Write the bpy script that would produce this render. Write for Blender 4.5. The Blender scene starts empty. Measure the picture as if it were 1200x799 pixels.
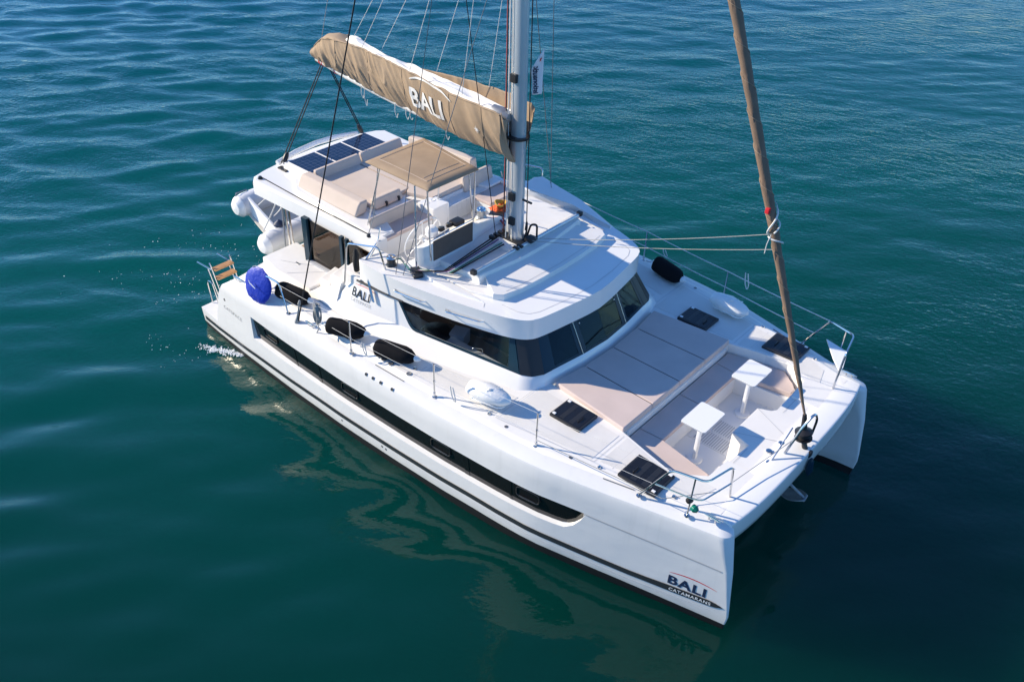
import bpy, bmesh, math, random
import numpy as np
from mathutils import Vector, Matrix, noise

random.seed(7)
SC = bpy.context.scene
COL = SC.collection
R = math.radians

# ------------------------------------------------------------------ camera
cam_d = bpy.data.cameras.new('camera')
cam = bpy.data.objects.new('camera', cam_d)
COL.objects.link(cam)
SC.camera = cam
cam_d.lens = 31.634
cam_d.sensor_width = 36.0
cam_d.clip_start = 0.1
cam_d.clip_end = 6000
CP = Vector((14.79695, -10.41220, 10.88675))
yaw, pitch, roll = 2.26521821, 0.63261642, 0.04277998
fw = Vector((math.cos(yaw) * math.cos(pitch), math.sin(yaw) * math.cos(pitch), -math.sin(pitch)))
rt = Vector((math.sin(yaw), -math.cos(yaw), 0))
up = rt.cross(fw)
rt2 = math.cos(roll) * rt + math.sin(roll) * up
up2 = -math.sin(roll) * rt + math.cos(roll) * up
M = Matrix((rt2, up2, -fw)).transposed().to_4x4()
M.translation = CP
cam.matrix_world = M

# ------------------------------------------------------------------ light
SUN_EL, SUN_AZ = 25.5, 25.5          # shadows run forward and to port
to_sun = Vector((-math.cos(R(SUN_AZ)) * math.cos(R(SUN_EL)),
                 -math.sin(R(SUN_AZ)) * math.cos(R(SUN_EL)), math.sin(R(SUN_EL))))
W = bpy.data.worlds.new('World')
SC.world = W
W.use_nodes = True
nt = W.node_tree
bg = nt.nodes['Background']
sky = nt.nodes.new('ShaderNodeTexSky')
sky.sky_type = 'NISHITA'
sky.sun_disc = False
sky.sun_elevation = R(SUN_EL)
sky.sun_rotation = math.atan2(to_sun.x, to_sun.y)
sky.air_density = 1.0
sky.dust_density = 0.0
sky.ozone_density = 4.0
clear = nt.nodes.new('ShaderNodeVectorMath')      # deep blue of a dry, clear morning sky
clear.operation = 'MULTIPLY'
clear.inputs[1].default_value = (0.58, 0.82, 1.06)
nt.links.new(sky.outputs[0], clear.inputs[0])
nt.links.new(clear.outputs[0], bg.inputs[0])
bg.inputs[1].default_value = 0.143
sd = bpy.data.lights.new('sun', 'SUN')
sd.energy = 5.0
sd.angle = R(0.5)
sd.color = (1.0, 0.87, 0.67)
so = bpy.data.objects.new('sun', sd)
COL.objects.link(so)
so.rotation_euler = to_sun.to_track_quat('Z', 'Y').to_euler()
so.location = (0, 0, 40)

SC.view_settings.view_transform = 'Standard'
SC.view_settings.look = 'None'
SC.view_settings.gamma = 1
SC.view_settings.exposure = 0.62
SC.view_settings.use_curve_mapping = False


# ------------------------------------------------------------------ materials
def mat(name, col, rough=0.5, metal=0.0, spec=0.5, bump=None, vary=None, coat=0.0):
    """bump=(scale, distance); vary=(scale, amount) slow tone variation of the base colour"""
    m = bpy.data.materials.new(name)
    m.use_nodes = True
    t = m.node_tree
    b = t.nodes['Principled BSDF']
    b.inputs['Base Color'].default_value = (*col, 1)
    b.inputs['Roughness'].default_value = rough
    b.inputs['Metallic'].default_value = metal
    b.inputs['Specular IOR Level'].default_value = spec
    b.inputs['Coat Weight'].default_value = coat
    b.inputs['Coat Roughness'].default_value = 0.05
    if bump or vary:
        tc = t.nodes.new('ShaderNodeTexCoord')
    if bump:
        n = t.nodes.new('ShaderNodeTexNoise')
        n.inputs['Scale'].default_value = bump[0]
        n.inputs['Detail'].default_value = 3
        bp = t.nodes.new('ShaderNodeBump')
        bp.inputs['Strength'].default_value = 1
        bp.inputs['Distance'].default_value = bump[1]
        t.links.new(tc.outputs['Object'], n.inputs['Vector'])
        t.links.new(n.outputs['Fac'], bp.inputs['Height'])
        t.links.new(bp.outputs['Normal'], b.inputs['Normal'])
    if vary:
        n = t.nodes.new('ShaderNodeTexNoise')
        n.inputs['Scale'].default_value = vary[0]
        n.inputs['Detail'].default_value = 6
        r = t.nodes.new('ShaderNodeMapRange')
        r.inputs['From Min'].default_value = 0.3
        r.inputs['From Max'].default_value = 0.7
        r.inputs['To Min'].default_value = 1 - vary[1]
        r.inputs['To Max'].default_value = 1 + vary[1] * 0.3
        mx = t.nodes.new('ShaderNodeVectorMath')
        mx.operation = 'SCALE'
        mx.inputs[0].default_value = col
        t.links.new(tc.outputs['Object'], n.inputs['Vector'])
        t.links.new(n.outputs['Fac'], r.inputs['Value'])
        t.links.new(r.outputs['Result'], mx.inputs['Scale'])
        t.links.new(mx.outputs['Vector'], b.inputs['Base Color'])
    return m


M_GEL = mat('gelcoat', (0.79, 0.785, 0.775), 0.18, vary=(1.3, 0.035), coat=0.15)
def hull_mat():
    """gelcoat topsides: slightly wavy panels, faint run-off streaks and a yellowed band of slime at the waterline"""
    m = mat('hull_gelcoat', (0.69, 0.69, 0.69), 0.42, spec=0.12)
    t = m.node_tree
    b = t.nodes['Principled BSDF']
    geo = t.nodes.new('ShaderNodeNewGeometry')

    def noise_at(scale, sc, detail=4):
        mp = t.nodes.new('ShaderNodeMapping')
        mp.inputs['Scale'].default_value = sc
        n = t.nodes.new('ShaderNodeTexNoise')
        n.inputs['Scale'].default_value = scale
        n.inputs['Detail'].default_value = detail
        t.links.new(geo.outputs['Position'], mp.inputs['Vector'])
        t.links.new(mp.outputs[0], n.inputs['Vector'])
        return n

    st = noise_at(1.0, (9, 9, .7), 6)
    r1 = t.nodes.new('ShaderNodeMapRange')
    r1.inputs['From Min'].default_value = 0.56
    r1.inputs['From Max'].default_value = 0.78
    r1.inputs['To Max'].default_value = 0.20
    t.links.new(st.outputs['Fac'], r1.inputs['Value'])
    m1 = t.nodes.new('ShaderNodeMix')
    m1.data_type = 'RGBA'
    m1.inputs['A'].default_value = (0.69, 0.69, 0.69, 1)
    m1.inputs['B'].default_value = (0.50, 0.50, 0.48, 1)
    t.links.new(r1.outputs['Result'], m1.inputs['Factor'])
    sp = t.nodes.new('ShaderNodeSeparateXYZ')
    t.links.new(geo.outputs['Position'], sp.inputs[0])
    sl = noise_at(3.0, (1.4, 1.4, 5), 6)
    r2 = t.nodes.new('ShaderNodeMapRange')
    r2.inputs['From Min'].default_value = 0.42
    r2.inputs['From Max'].default_value = 0.14
    r2.inputs['To Max'].default_value = 0.75
    t.links.new(sp.outputs['Z'], r2.inputs['Value'])
    ml = t.nodes.new('ShaderNodeMath')
    ml.operation = 'MULTIPLY'
    t.links.new(r2.outputs['Result'], ml.inputs[0])
    t.links.new(sl.outputs['Fac'], ml.inputs[1])
    m2 = t.nodes.new('ShaderNodeMix')
    m2.data_type = 'RGBA'
    m2.inputs['B'].default_value = (0.44, 0.43, 0.36, 1)
    t.links.new(ml.outputs[0], m2.inputs['Factor'])
    t.links.new(m1.outputs['Result'], m2.inputs['A'])
    t.links.new(m2.outputs['Result'], b.inputs['Base Color'])
    wv = noise_at(1.3, (1, 1, 1.6), 2)
    bp = t.nodes.new('ShaderNodeBump')
    bp.inputs['Distance'].default_value = 0.012
    t.links.new(wv.outputs['Fac'], bp.inputs['Height'])
    t.links.new(bp.outputs['Normal'], b.inputs['Normal'])
    return m


M_HULL = hull_mat()
M_PAD = mat('nonskid_panel', (0.72, 0.70, 0.67), 0.8, bump=(420, 0.002), vary=(1.6, 0.10))
M_DECK = mat('nonskid_deck', (0.79, 0.77, 0.74), 0.55, bump=(260, 0.0012), vary=(2.2, 0.05))
M_SEAM = mat('deck_seam', (0.42, 0.43, 0.45), 0.6)
M_BOOT = mat('antifouling', (0.012, 0.012, 0.014), 0.5)
M_STRIPE = mat('stripe_grey', (0.035, 0.04, 0.045), 0.25)
M_HGLASS = mat('hull_glass', (0.010, 0.010, 0.011), 0.05, vary=(3, 0.1))
M_FRIT = mat('window_frit', (0.010, 0.032, 0.052), 0.22, spec=0.15)
M_BLACK = mat('black_plastic', (0.014, 0.014, 0.016), 0.42)
M_HATCH = mat('hatch_acrylic', (0.012, 0.012, 0.014), 0.1)
M_HATCHF = mat('hatch_frame', (0.022, 0.022, 0.024), 0.35)
M_STEEL = mat('stainless', (0.62, 0.62, 0.62), 0.16, metal=1.0)
M_ALU = mat('mast_aluminium', (0.60, 0.63, 0.65), 0.32, metal=0.55)
M_ALUW = mat('boom_paint', (0.66, 0.66, 0.65), 0.35)
M_CUSH = mat('cushion_fabric', (0.60, 0.49, 0.45), 0.85, bump=(420, 0.0008), vary=(2.5, 0.07), spec=0.2)
M_CUSHL = mat('cushion_fabric_cream', (0.60, 0.505, 0.435), 0.85, bump=(420, 0.0008), vary=(2.5, 0.07), spec=0.2)
M_PIPE = mat('cushion_seam', (0.10, 0.085, 0.085), 0.8)
M_CANV = mat('tan_canvas', (0.37, 0.272, 0.185), 0.85, bump=(300, 0.001), vary=(3.0, 0.14), spec=0.2)
M_CANVD = mat('brown_canvas', (0.13, 0.10, 0.085), 0.8, bump=(300, 0.001), vary=(4.0, 0.12), spec=0.2)
M_SAIL = mat('sailcloth', (0.76, 0.75, 0.73), 0.7, bump=(60, 0.004))
M_WHITE = mat('white_plastic', (0.80, 0.80, 0.80), 0.35)
M_FEND = mat('fender_cover', (0.010, 0.010, 0.012), 0.95, bump=(500, 0.002), spec=0.15)
M_FENDW = mat('fender_white', (0.80, 0.79, 0.77), 0.45, bump=(30, 0.006))
M_PVC = mat('dinghy_pvc', (0.62, 0.63, 0.66), 0.42, vary=(2, 0.06))
M_PVCF = mat('dinghy_floor', (0.60, 0.56, 0.50), 0.5, vary=(3, 0.1))
M_BLUE = mat('blue_vinyl', (0.003, 0.028, 0.40), 0.45, bump=(16, 0.012))
M_RBLK = mat('black_rope', (0.012, 0.012, 0.014), 0.8)
M_RWHT = mat('white_rope', (0.66, 0.65, 0.62), 0.8)
M_RGRY = mat('grey_rope', (0.30, 0.31, 0.31), 0.85, bump=(60, 0.01))
M_RPUR = mat('purple_rope', (0.20, 0.10, 0.22), 0.8)
M_RGRN = mat('green_rope', (0.06, 0.22, 0.14), 0.8)
M_RRED = mat('red_rope', (0.30, 0.03, 0.03), 0.8)
M_WIRE = mat('rigging_wire', (0.20, 0.20, 0.21), 0.35, metal=0.6)
M_TEAK = mat('teak', (0.46, 0.24, 0.10), 0.55, vary=(9, 0.25))
M_INTW = mat('interior_wood', (0.26, 0.15, 0.08), 0.45, vary=(5, 0.2))
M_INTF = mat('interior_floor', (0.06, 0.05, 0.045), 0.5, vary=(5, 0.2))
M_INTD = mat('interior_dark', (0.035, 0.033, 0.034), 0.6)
M_GREYB = mat('grey_box', (0.50, 0.48, 0.49), 0.6)
M_ORANGE = mat('orange_cloth', (0.62, 0.10, 0.02), 0.8, bump=(30, 0.02))
M_YEL = mat('yellow_rope', (0.55, 0.33, 0.05), 0.8)
M_RED = mat('red_tag', (0.62, 0.02, 0.03), 0.5)
M_NAVY = mat('navy_ink', (0.015, 0.03, 0.075), 0.4)
M_GREYINK = mat('grey_ink', (0.30, 0.31, 0.33), 0.4)
M_FLAG = mat('flag_cloth', (0.78, 0.78, 0.80), 0.8)
M_GREEN = mat('green_lens', (0.005, 0.16, 0.11), 0.15)
M_GALV = mat('galvanised', (0.36, 0.37, 0.38), 0.45, metal=0.7, vary=(12, 0.2))
M_FOAM_GLINT = mat('foam_glint', (0.80, 0.82, 0.82), 0.7)


def glass_mat(name, tint, gloss_col=(1, 1, 1)):
    m = bpy.data.materials.new(name)
    m.use_nodes = True
    t = m.node_tree
    for n in list(t.nodes):
        t.nodes.remove(n)
    out = t.nodes.new('ShaderNodeOutputMaterial')
    tr = t.nodes.new('ShaderNodeBsdfTransparent')
    tr.inputs[0].default_value = (*tint, 1)
    gl = t.nodes.new('ShaderNodeBsdfGlossy')
    gl.inputs['Roughness'].default_value = 0.02
    gl.inputs['Color'].default_value = (*gloss_col, 1)
    lw = t.nodes.new('ShaderNodeLayerWeight')
    lw.inputs['Blend'].default_value = 0.5
    pw = t.nodes.new('ShaderNodeMath')
    pw.operation = 'POWER'
    pw.inputs[1].default_value = 4.0
    t.links.new(lw.outputs['Facing'], pw.inputs[0])
    fr = t.nodes.new('ShaderNodeMath')
    fr.operation = 'MULTIPLY_ADD'
    fr.inputs[1].default_value = 0.5
    fr.inputs[2].default_value = 0.016
    t.links.new(pw.outputs[0], fr.inputs[0])
    mx = t.nodes.new('ShaderNodeMixShader')
    t.links.new(fr.outputs[0], mx.inputs[0])
    t.links.new(tr.outputs[0], mx.inputs[1])
    t.links.new(gl.outputs[0], mx.inputs[2])
    t.links.new(mx.outputs[0], out.inputs[0])
    return m


M_GLASS = glass_mat('tinted_glass', (0.32, 0.38, 0.43), (0.62, 0.85, 1.0))
M_GLASSS = glass_mat('side_glass', (0.84, 0.86, 0.88), (0.62, 0.85, 1.0))
M_GLASSD = glass_mat('smoked_glass', (0.38, 0.33, 0.30))
M_VINYL = glass_mat('clear_vinyl', (0.86, 0.88, 0.90))


def solar_mat():
    m = mat('solar_cells', (0.010, 0.014, 0.045), 0.12)
    t = m.node_tree
    b = t.nodes['Principled BSDF']
    tc = t.nodes.new('ShaderNodeTexCoord')
    br = t.nodes.new('ShaderNodeTexBrick')
    br.offset = 0
    br.inputs['Scale'].default_value = 1
    br.inputs['Brick Width'].default_value = 0.105
    br.inputs['Row Height'].default_value = 0.105
    br.inputs['Mortar Size'].default_value = 0.004
    br.inputs['Color1'].default_value = (0.006, 0.010, 0.030, 1)
    br.inputs['Color2'].default_value = (0.008, 0.012, 0.036, 1)
    br.inputs['Mortar'].default_value = (0.07, 0.085, 0.13, 1)
    t.links.new(tc.outputs['Object'], br.inputs['Vector'])
    t.links.new(br.outputs['Color'], b.inputs['Base Color'])
    return m


M_SOLAR = solar_mat()


def spiral_canvas():
    """rolled sail: spiral overlaps follow the roll, a darker edge per turn"""
    m = mat('rolled_sail_canvas', (0.195, 0.132, 0.092), 0.8, bump=(120, 0.003), vary=(5, 0.16))
    return m


M_ROLL = spiral_canvas()


# ------------------------------------------------------------------ mesh helpers
class MB:
    def __init__(self):
        self.bm = bmesh.new()
        self.mi = 0

    def face(self, vs):
        try:
            f = self.bm.faces.new(vs)
            f.material_index = self.mi
            return f
        except ValueError:
            return None

    def prism(self, poly, z0, z1, bev=0.0, seg=2, top_only=False, scale_top=None, M=None):
        tmp = bmesh.new()
        if callable(z1):
            zt = z1
        else:
            zt = lambda x, y: z1
        lo = [tmp.verts.new((x, y, z0)) for x, y in poly]
        hi = []
        cx = sum(p[0] for p in poly) / len(poly)
        cy = sum(p[1] for p in poly) / len(poly)
        for x, y in poly:
            if scale_top:
                x, y = cx + (x - cx) * scale_top, cy + (y - cy) * scale_top
            hi.append(tmp.verts.new((x, y, zt(x, y))))
        n = len(poly)
        area = sum(poly[i][0] * poly[(i + 1) % n][1] - poly[(i + 1) % n][0] * poly[i][1] for i in range(n))
        tf = tmp.faces.new(hi if area > 0 else hi[::-1])
        tmp.faces.new(lo[::-1] if area > 0 else lo)
        for i in range(n):
            q = [lo[i], lo[(i + 1) % n], hi[(i + 1) % n], hi[i]]
            tmp.faces.new(q if area > 0 else q[::-1])
        if bev:
            es = list(tf.edges) if top_only else list(tmp.edges)
            bmesh.ops.bevel(tmp, geom=es, offset=bev, segments=seg, affect='EDGES', profile=0.5, clamp_overlap=True)
        self.merge(tmp, M)
        return self

    def box(self, x0, x1, y0, y1, z0, z1, bev=0.0, seg=2, M=None):
        return self.prism([(x0, y0), (x1, y0), (x1, y1), (x0, y1)], min(z0, z1), max(z0, z1), bev, seg, M=M)

    def merge(self, tmp, M=None):
        if M is not None:
            bmesh.ops.transform(tmp, matrix=M, verts=tmp.verts)
        mp = {v: self.bm.verts.new(v.co) for v in tmp.verts}
        for f in tmp.faces:
            g = self.face([mp[v] for v in f.verts])
        tmp.free()

    def loft(self, rings, closed=True, cap0=True, cap1=True):
        V = [[self.bm.verts.new(p) for p in r] for r in rings]
        n = len(rings[0])
        for a, b in zip(V[:-1], V[1:]):
            for i in range(n if closed else n - 1):
                j = (i + 1) % n
                self.face([a[i], a[j], b[j], b[i]])
        if closed and cap0:
            self.face(V[0][::-1])
        if closed and cap1:
            self.face(V[-1])
        return V

    def tube(self, pts, r, n=8, rb=None, caps=True):
        """swept tube; r a number or a list; rb gives an oval section"""
        pts = [Vector(p) for p in pts]
        k = len(pts)
        rr = r if isinstance(r, (list, tuple)) else [r] * k
        rings = []
        prev = None
        for i, p in enumerate(pts):
            if i == 0:
                t = pts[1] - p
            elif i == k - 1:
                t = p - pts[-2]
            else:
                t = (pts[i + 1] - p).normalized() + (p - pts[i - 1]).normalized()
            if t.length < 1e-9:
                t = Vector((0, 0, 1))
            t.normalize()
            if prev is None:
                a = Vector((0, 0, 1)) if abs(t.z) < 0.9 else Vector((1, 0, 0))
                u = t.cross(a).normalized()
            else:
                u = (prev - t * prev.dot(t)).normalized()
            prev = u
            w = t.cross(u)
            q = rr[i]
            q2 = q if rb is None else rb
            rings.append([p + u * (q * math.cos(2 * math.pi * j / n)) + w * (q2 * math.sin(2 * math.pi * j / n))
                          for j in range(n)])
        self.loft(rings, True, caps, caps)
        return self

    def lathe(self, prof, p0, p1, n=16):
        """profile [(distance along axis from p0, radius)]"""
        p0, p1 = Vector(p0), Vector(p1)
        t = (p1 - p0).normalized()
        a = Vector((0, 0, 1)) if abs(t.z) < 0.9 else Vector((1, 0, 0))
        u = t.cross(a).normalized()
        w = t.cross(u)
        rings = [[p0 + t * d + (u * math.cos(2 * math.pi * j / n) + w * math.sin(2 * math.pi * j / n)) * max(r, 1e-4)
                  for j in range(n)] for d, r in prof]
        self.loft(rings)
        return self

    def build(self, name, mats, parent=None, smooth=35, weld=True):
        me = bpy.data.meshes.new(name)
        if weld:
            bmesh.ops.remove_doubles(self.bm, verts=self.bm.verts, dist=1e-5)
        bmesh.ops.recalc_face_normals(self.bm, faces=self.bm.faces)
        self.bm.to_mesh(me)
        self.bm.free()
        for m in (mats if isinstance(mats, (list, tuple)) else [mats]):
            me.materials.append(m)
        if smooth:
            for p in me.polygons:
                p.use_smooth = True
            me.set_sharp_from_angle(angle=R(smooth))
        o = bpy.data.objects.new(name, me)
        COL.objects.link(o)
        if parent:
            o.parent = parent
        if smooth and weld:
            w = o.modifiers.new('weighted', 'WEIGHTED_NORMAL')
            w.keep_sharp = True
            w.mode = 'FACE_AREA'
        return o


def build_each(mb, name, mats, parent=None, smooth=35):
    """one object per separate piece"""
    bm = mb.bm
    bmesh.ops.remove_doubles(bm, verts=bm.verts, dist=1e-5)
    bm.verts.ensure_lookup_table()
    bm.verts.index_update()
    seen = set()
    out = []
    for v in bm.verts:
        if v.index in seen:
            continue
        st, isl = [v], []
        seen.add(v.index)
        while st:
            w = st.pop()
            isl.append(w)
            for e in w.link_edges:
                o = e.other_vert(w)
                if o.index not in seen:
                    seen.add(o.index)
                    st.append(o)
        q = MB()
        mp = {w: q.bm.verts.new(w.co) for w in isl}
        fs = {f for w in isl for f in w.link_faces}
        for f in fs:
            q.mi = f.material_index
            q.face([mp[w] for w in f.verts])
        out.append(q.build(name, mats, parent, smooth))
    bm.free()
    return out


def fillet(pts, r, k=5):
    pts = [Vector(p) for p in pts]
    out = [pts[0]]
    for a, b, c in zip(pts[:-2], pts[1:-1], pts[2:]):
        d1, d2 = (a - b), (c - b)
        q = min(r, d1.length * 0.45, d2.length * 0.45)
        s, e = b + d1.normalized() * q, b + d2.normalized() * q
        for i in range(k + 1):
            t = i / k
            out.append(s * (1 - t) ** 2 + b * 2 * t * (1 - t) + e * t * t)
    out.append(pts[-1])
    return out


def sag(a, b, d, n=10):
    a, b = Vector(a), Vector(b)
    return [a.lerp(b, i / n) - Vector((0, 0, d * 4 * (i / n) * (1 - i / n))) for i in range(n + 1)]


def thing(name, label, cat, loc=(0, 0, 0), group=None):
    o = bpy.data.objects.new(name, None)
    o.empty_display_size = 0.2
    COL.objects.link(o)
    o.location = loc
    tag(o, label, cat, group)
    return o


def tag(o, label, cat, group=None):
    o['label'] = label
    o['category'] = cat
    if group:
        o['group'] = group
    return o


def text_mesh(s, size, fmap, name, m, parent, spacing=1.0, bold=0.0, sx=1.0, fine=False):
    """lettering laid on a surface; fmap(u, v) -> world point, u to the right, v up (metres)"""
    cu = bpy.data.curves.new('t', 'FONT')
    cu.body = s
    cu.size = size
    cu.space_character = spacing
    cu.offset = bold
    cu.resolution_u = 4
    ob = bpy.data.objects.new('t', cu)
    COL.objects.link(ob)
    dg = bpy.context.evaluated_depsgraph_get()
    me = bpy.data.meshes.new_from_object(ob.evaluated_get(dg))
    bpy.data.objects.remove(ob)
    bpy.data.curves.remove(cu)
    xs = [v.co.x for v in me.vertices]
    w = (max(xs) - min(xs)) if xs else 0
    if fine:
        b = bmesh.new()
        b.from_mesh(me)
        bmesh.ops.triangulate(b, faces=b.faces)
        for it in range(6):
            es = [e for e in b.edges if e.calc_length() > .025]
            bmesh.ops.subdivide_edges(b, edges=es, cuts=1)
            bmesh.ops.triangulate(b, faces=b.faces)
        b.to_mesh(me)
        b.free()
    for v in me.vertices:
        v.co = fmap((v.co.x - min(xs)) * sx, v.co.y)
    me.materials.clear()
    me.materials.append(m)
    me.name = name
    o = bpy.data.objects.new(name, me)
    COL.objects.link(o)
    o.parent = parent
    return o, w * sx


def arc_mesh(pts, width, fmap, name, m, parent):
    """thin tapering swoosh along (u, v) points"""
    mb = MB()
    L = []
    k = len(pts)
    for i, (u, v) in enumerate(pts):
        t = i / (k - 1)
        h = width * (0.25 + 0.75 * math.sin(math.pi * min(1, max(0, t))) ** 0.6) / 2
        L.append((mb.bm.verts.new(fmap(u, v - h)), mb.bm.verts.new(fmap(u, v + h))))
    for a, b in zip(L[:-1], L[1:]):
        mb.face([a[0], b[0], b[1], a[1]])
    return mb.build(name, m, parent)


interp = lambda x, X, Y: float(np.interp(x, X, Y))

# ------------------------------------------------------------------ water
def make_water():
    core = np.arange(-42, 42.01, 0.17)
    g, step = [], 0.17
    x = float(core[-1])
    while x < 3500:
        step *= 1.22
        x += step
        g.append(x)
    g = np.array(g)
    ax = np.concatenate([-g[::-1], core, g])
    X, Y = np.meshgrid(ax, ax, indexing='ij')
    n = len(ax)
    Z = np.zeros_like(X)
    rng = np.random.RandomState(3)
    base = math.atan2(0.768, -0.64) + 0.10     # travel direction, away from the camera
    for i in range(60):
        lam = 0.58 * (2.3 / 0.58) ** rng.rand()
        th = base + rng.normal(0, 0.38)
        k = 2 * math.pi / lam
        amp = 0.0025 * lam ** 0.95
        Z += amp * np.sin(k * ((X + 4) * math.cos(th) + (Y + 6) * math.sin(th)) + rng.rand() * 6.28)
    cc = (X + 5) * .768 + (Y + 3) * .64
    Z *= np.interp(cc, [-4, 4, 16], [1.75, 1.0, .5])
    D = np.hypot(X - 5, Y - 3)
    Z *= np.clip((55 - D) / 20, 0, 1)
    # calmer in the lee beside and ahead of the boat
    calm = np.exp(-(((X - 9) / 9) ** 2 + ((Y + 5) / 6.0) ** 2))
    Z *= 1 - 0.45 * calm
    co = np.stack([X + 5, Y + 3, Z], -1).reshape(-1, 3).astype(np.float32)
    idx = np.arange(n * n).reshape(n, n)
    q = np.stack([idx[:-1, :-1], idx[1:, :-1], idx[1:, 1:], idx[:-1, 1:]], -1).reshape(-1, 4)
    me = bpy.data.meshes.new('water')
    me.vertices.add(n * n)
    me.vertices.foreach_set('co', co.ravel())
    me.loops.add(q.size)
    me.loops.foreach_set('vertex_index', q.ravel().astype(np.int32))
    me.polygons.add(len(q))
    me.polygons.foreach_set('loop_start', np.arange(0, q.size, 4, dtype=np.int32))
    me.polygons.foreach_set('use_smooth', np.ones(len(q), dtype=bool))
    me.update()
    me.validate()
    o = bpy.data.objects.new('water', me)
    COL.objects.link(o)
    o['kind'] = 'structure'
    m = bpy.data.materials.new('sea_water')
    m.use_nodes = True
    t = m.node_tree
    b = t.nodes['Principled BSDF']
    b.inputs['Roughness'].default_value = 0.035
    b.inputs['IOR'].default_value = 1.333
    b.subsurface_method = 'BURLEY'
    b.inputs['Subsurface Weight'].default_value = 1.0
    b.inputs['Subsurface Radius'].default_value = (0.5, 1.0, 1.0)
    b.inputs['Subsurface Scale'].default_value = 6.0
    geo = t.nodes.new('ShaderNodeNewGeometry')

    def rot(angle, sx, sy):
        mp = t.nodes.new('ShaderNodeMapping')
        mp.vector_type = 'TEXTURE'
        mp.inputs['Rotation'].default_value = (0, 0, angle)
        mp.inputs['Scale'].default_value = (sx, sy, 1)
        t.links.new(geo.outputs['Position'], mp.inputs['Vector'])
        return mp

    def nz(mp, scale, detail=2.0, dist=0.0):
        k = t.nodes.new('ShaderNodeTexNoise')
        k.inputs['Scale'].default_value = scale
        k.inputs['Detail'].default_value = detail
        k.inputs['Distortion'].default_value = dist
        t.links.new(mp.outputs[0], k.inputs['Vector'])
        return k

    crest = math.atan2(0.64, 0.768)
    a = nz(rot(crest + 0.12, 2.6, 1.0), 1.5, 1.5, 0.3)
    c = nz(rot(crest - 0.30, 1.9, 1.0), 5.0, 2.5, 0.2)
    d_ = nz(rot(crest + .5, 1.5, 1.0), 13.0, 2.0, 0.0)
    # slow mask: glassy patches and rippled patches
    msk = nz(rot(crest, 2.2, 1.0), 0.11, 2.0)
    mr = t.nodes.new('ShaderNodeMapRange')
    mr.inputs['From Min'].default_value = 0.40
    mr.inputs['From Max'].default_value = 0.64
    mr.inputs['To Min'].default_value = 0.25
    mr.inputs['To Max'].default_value = 1.0
    t.links.new(msk.outputs['Fac'], mr.inputs['Value'])
    far = t.nodes.new('ShaderNodeVectorMath')
    far.operation = 'DOT_PRODUCT'
    far.inputs[1].default_value = (-0.64 + .25 * .768, 0.768 + .25 * .64, 0)
    t.links.new(geo.outputs['Position'], far.inputs[0])
    fm = t.nodes.new('ShaderNodeMapRange')
    fm.interpolation_type = 'SMOOTHSTEP'
    fm.inputs['From Min'].default_value = -7.0
    fm.inputs['From Max'].default_value = 7.0
    fm.inputs['To Min'].default_value = 0.10
    fm.inputs['To Max'].default_value = 1.0
    t.links.new(far.outputs['Value'], fm.inputs['Value'])
    mm = t.nodes.new('ShaderNodeMath')
    mm.operation = 'MULTIPLY'
    t.links.new(mr.outputs['Result'], mm.inputs[0])
    t.links.new(fm.outputs['Result'], mm.inputs[1])
    ma = t.nodes.new('ShaderNodeMath')
    ma.operation = 'MULTIPLY'
    fa = t.nodes.new('ShaderNodeMath')
    fa.operation = 'MULTIPLY_ADD'
    fa.inputs[1].default_value = 0.8
    fa.inputs[2].default_value = 0.2
    t.links.new(fm.outputs['Result'], fa.inputs[0])
    t.links.new(a.outputs['Fac'], ma.inputs[0])
    t.links.new(fa.outputs[0], ma.inputs[1])
    mul = t.nodes.new('ShaderNodeMath')
    mul.operation = 'MULTIPLY'
    sm = t.nodes.new('ShaderNodeMath')
    sm.operation = 'MULTIPLY_ADD'
    sm.inputs[1].default_value = 0.55
    t.links.new(d_.outputs['Fac'], sm.inputs[0])
    t.links.new(c.outputs['Fac'], sm.inputs[2])
    t.links.new(sm.outputs[0], mul.inputs[0])
    t.links.new(mm.outputs[0], mul.inputs[1])
    b1 = t.nodes.new('ShaderNodeBump')
    b1.inputs['Distance'].default_value = 0.050
    b1.inputs['Strength'].default_value = 1.0
    t.links.new(ma.outputs[0], b1.inputs['Height'])
    b2 = t.nodes.new('ShaderNodeBump')
    b2.inputs['Distance'].default_value = 0.056
    b2.inputs['Strength'].default_value = 1.0
    t.links.new(mul.outputs[0], b2.inputs['Height'])
    t.links.new(b1.outputs['Normal'], b2.inputs['Normal'])
    t.links.new(b2.outputs['Normal'], b.inputs['Normal'])
    # body colour painted darker close by, imitating the steeper view; bluer farther off
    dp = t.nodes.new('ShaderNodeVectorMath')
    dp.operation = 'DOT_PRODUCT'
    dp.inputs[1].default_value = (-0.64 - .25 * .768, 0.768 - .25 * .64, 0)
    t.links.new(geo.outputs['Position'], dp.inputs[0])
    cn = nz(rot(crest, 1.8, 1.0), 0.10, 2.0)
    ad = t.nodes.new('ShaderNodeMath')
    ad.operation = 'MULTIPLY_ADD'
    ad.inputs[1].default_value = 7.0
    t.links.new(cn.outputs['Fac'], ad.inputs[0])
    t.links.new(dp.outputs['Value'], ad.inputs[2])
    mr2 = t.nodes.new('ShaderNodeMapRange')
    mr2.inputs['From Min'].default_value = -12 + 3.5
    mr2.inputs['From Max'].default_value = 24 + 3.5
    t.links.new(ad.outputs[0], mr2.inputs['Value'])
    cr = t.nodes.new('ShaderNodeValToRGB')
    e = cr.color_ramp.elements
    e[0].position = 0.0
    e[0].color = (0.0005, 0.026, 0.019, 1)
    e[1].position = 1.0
    e[1].color = (0.0005, 0.066, 0.105, 1)
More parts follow.
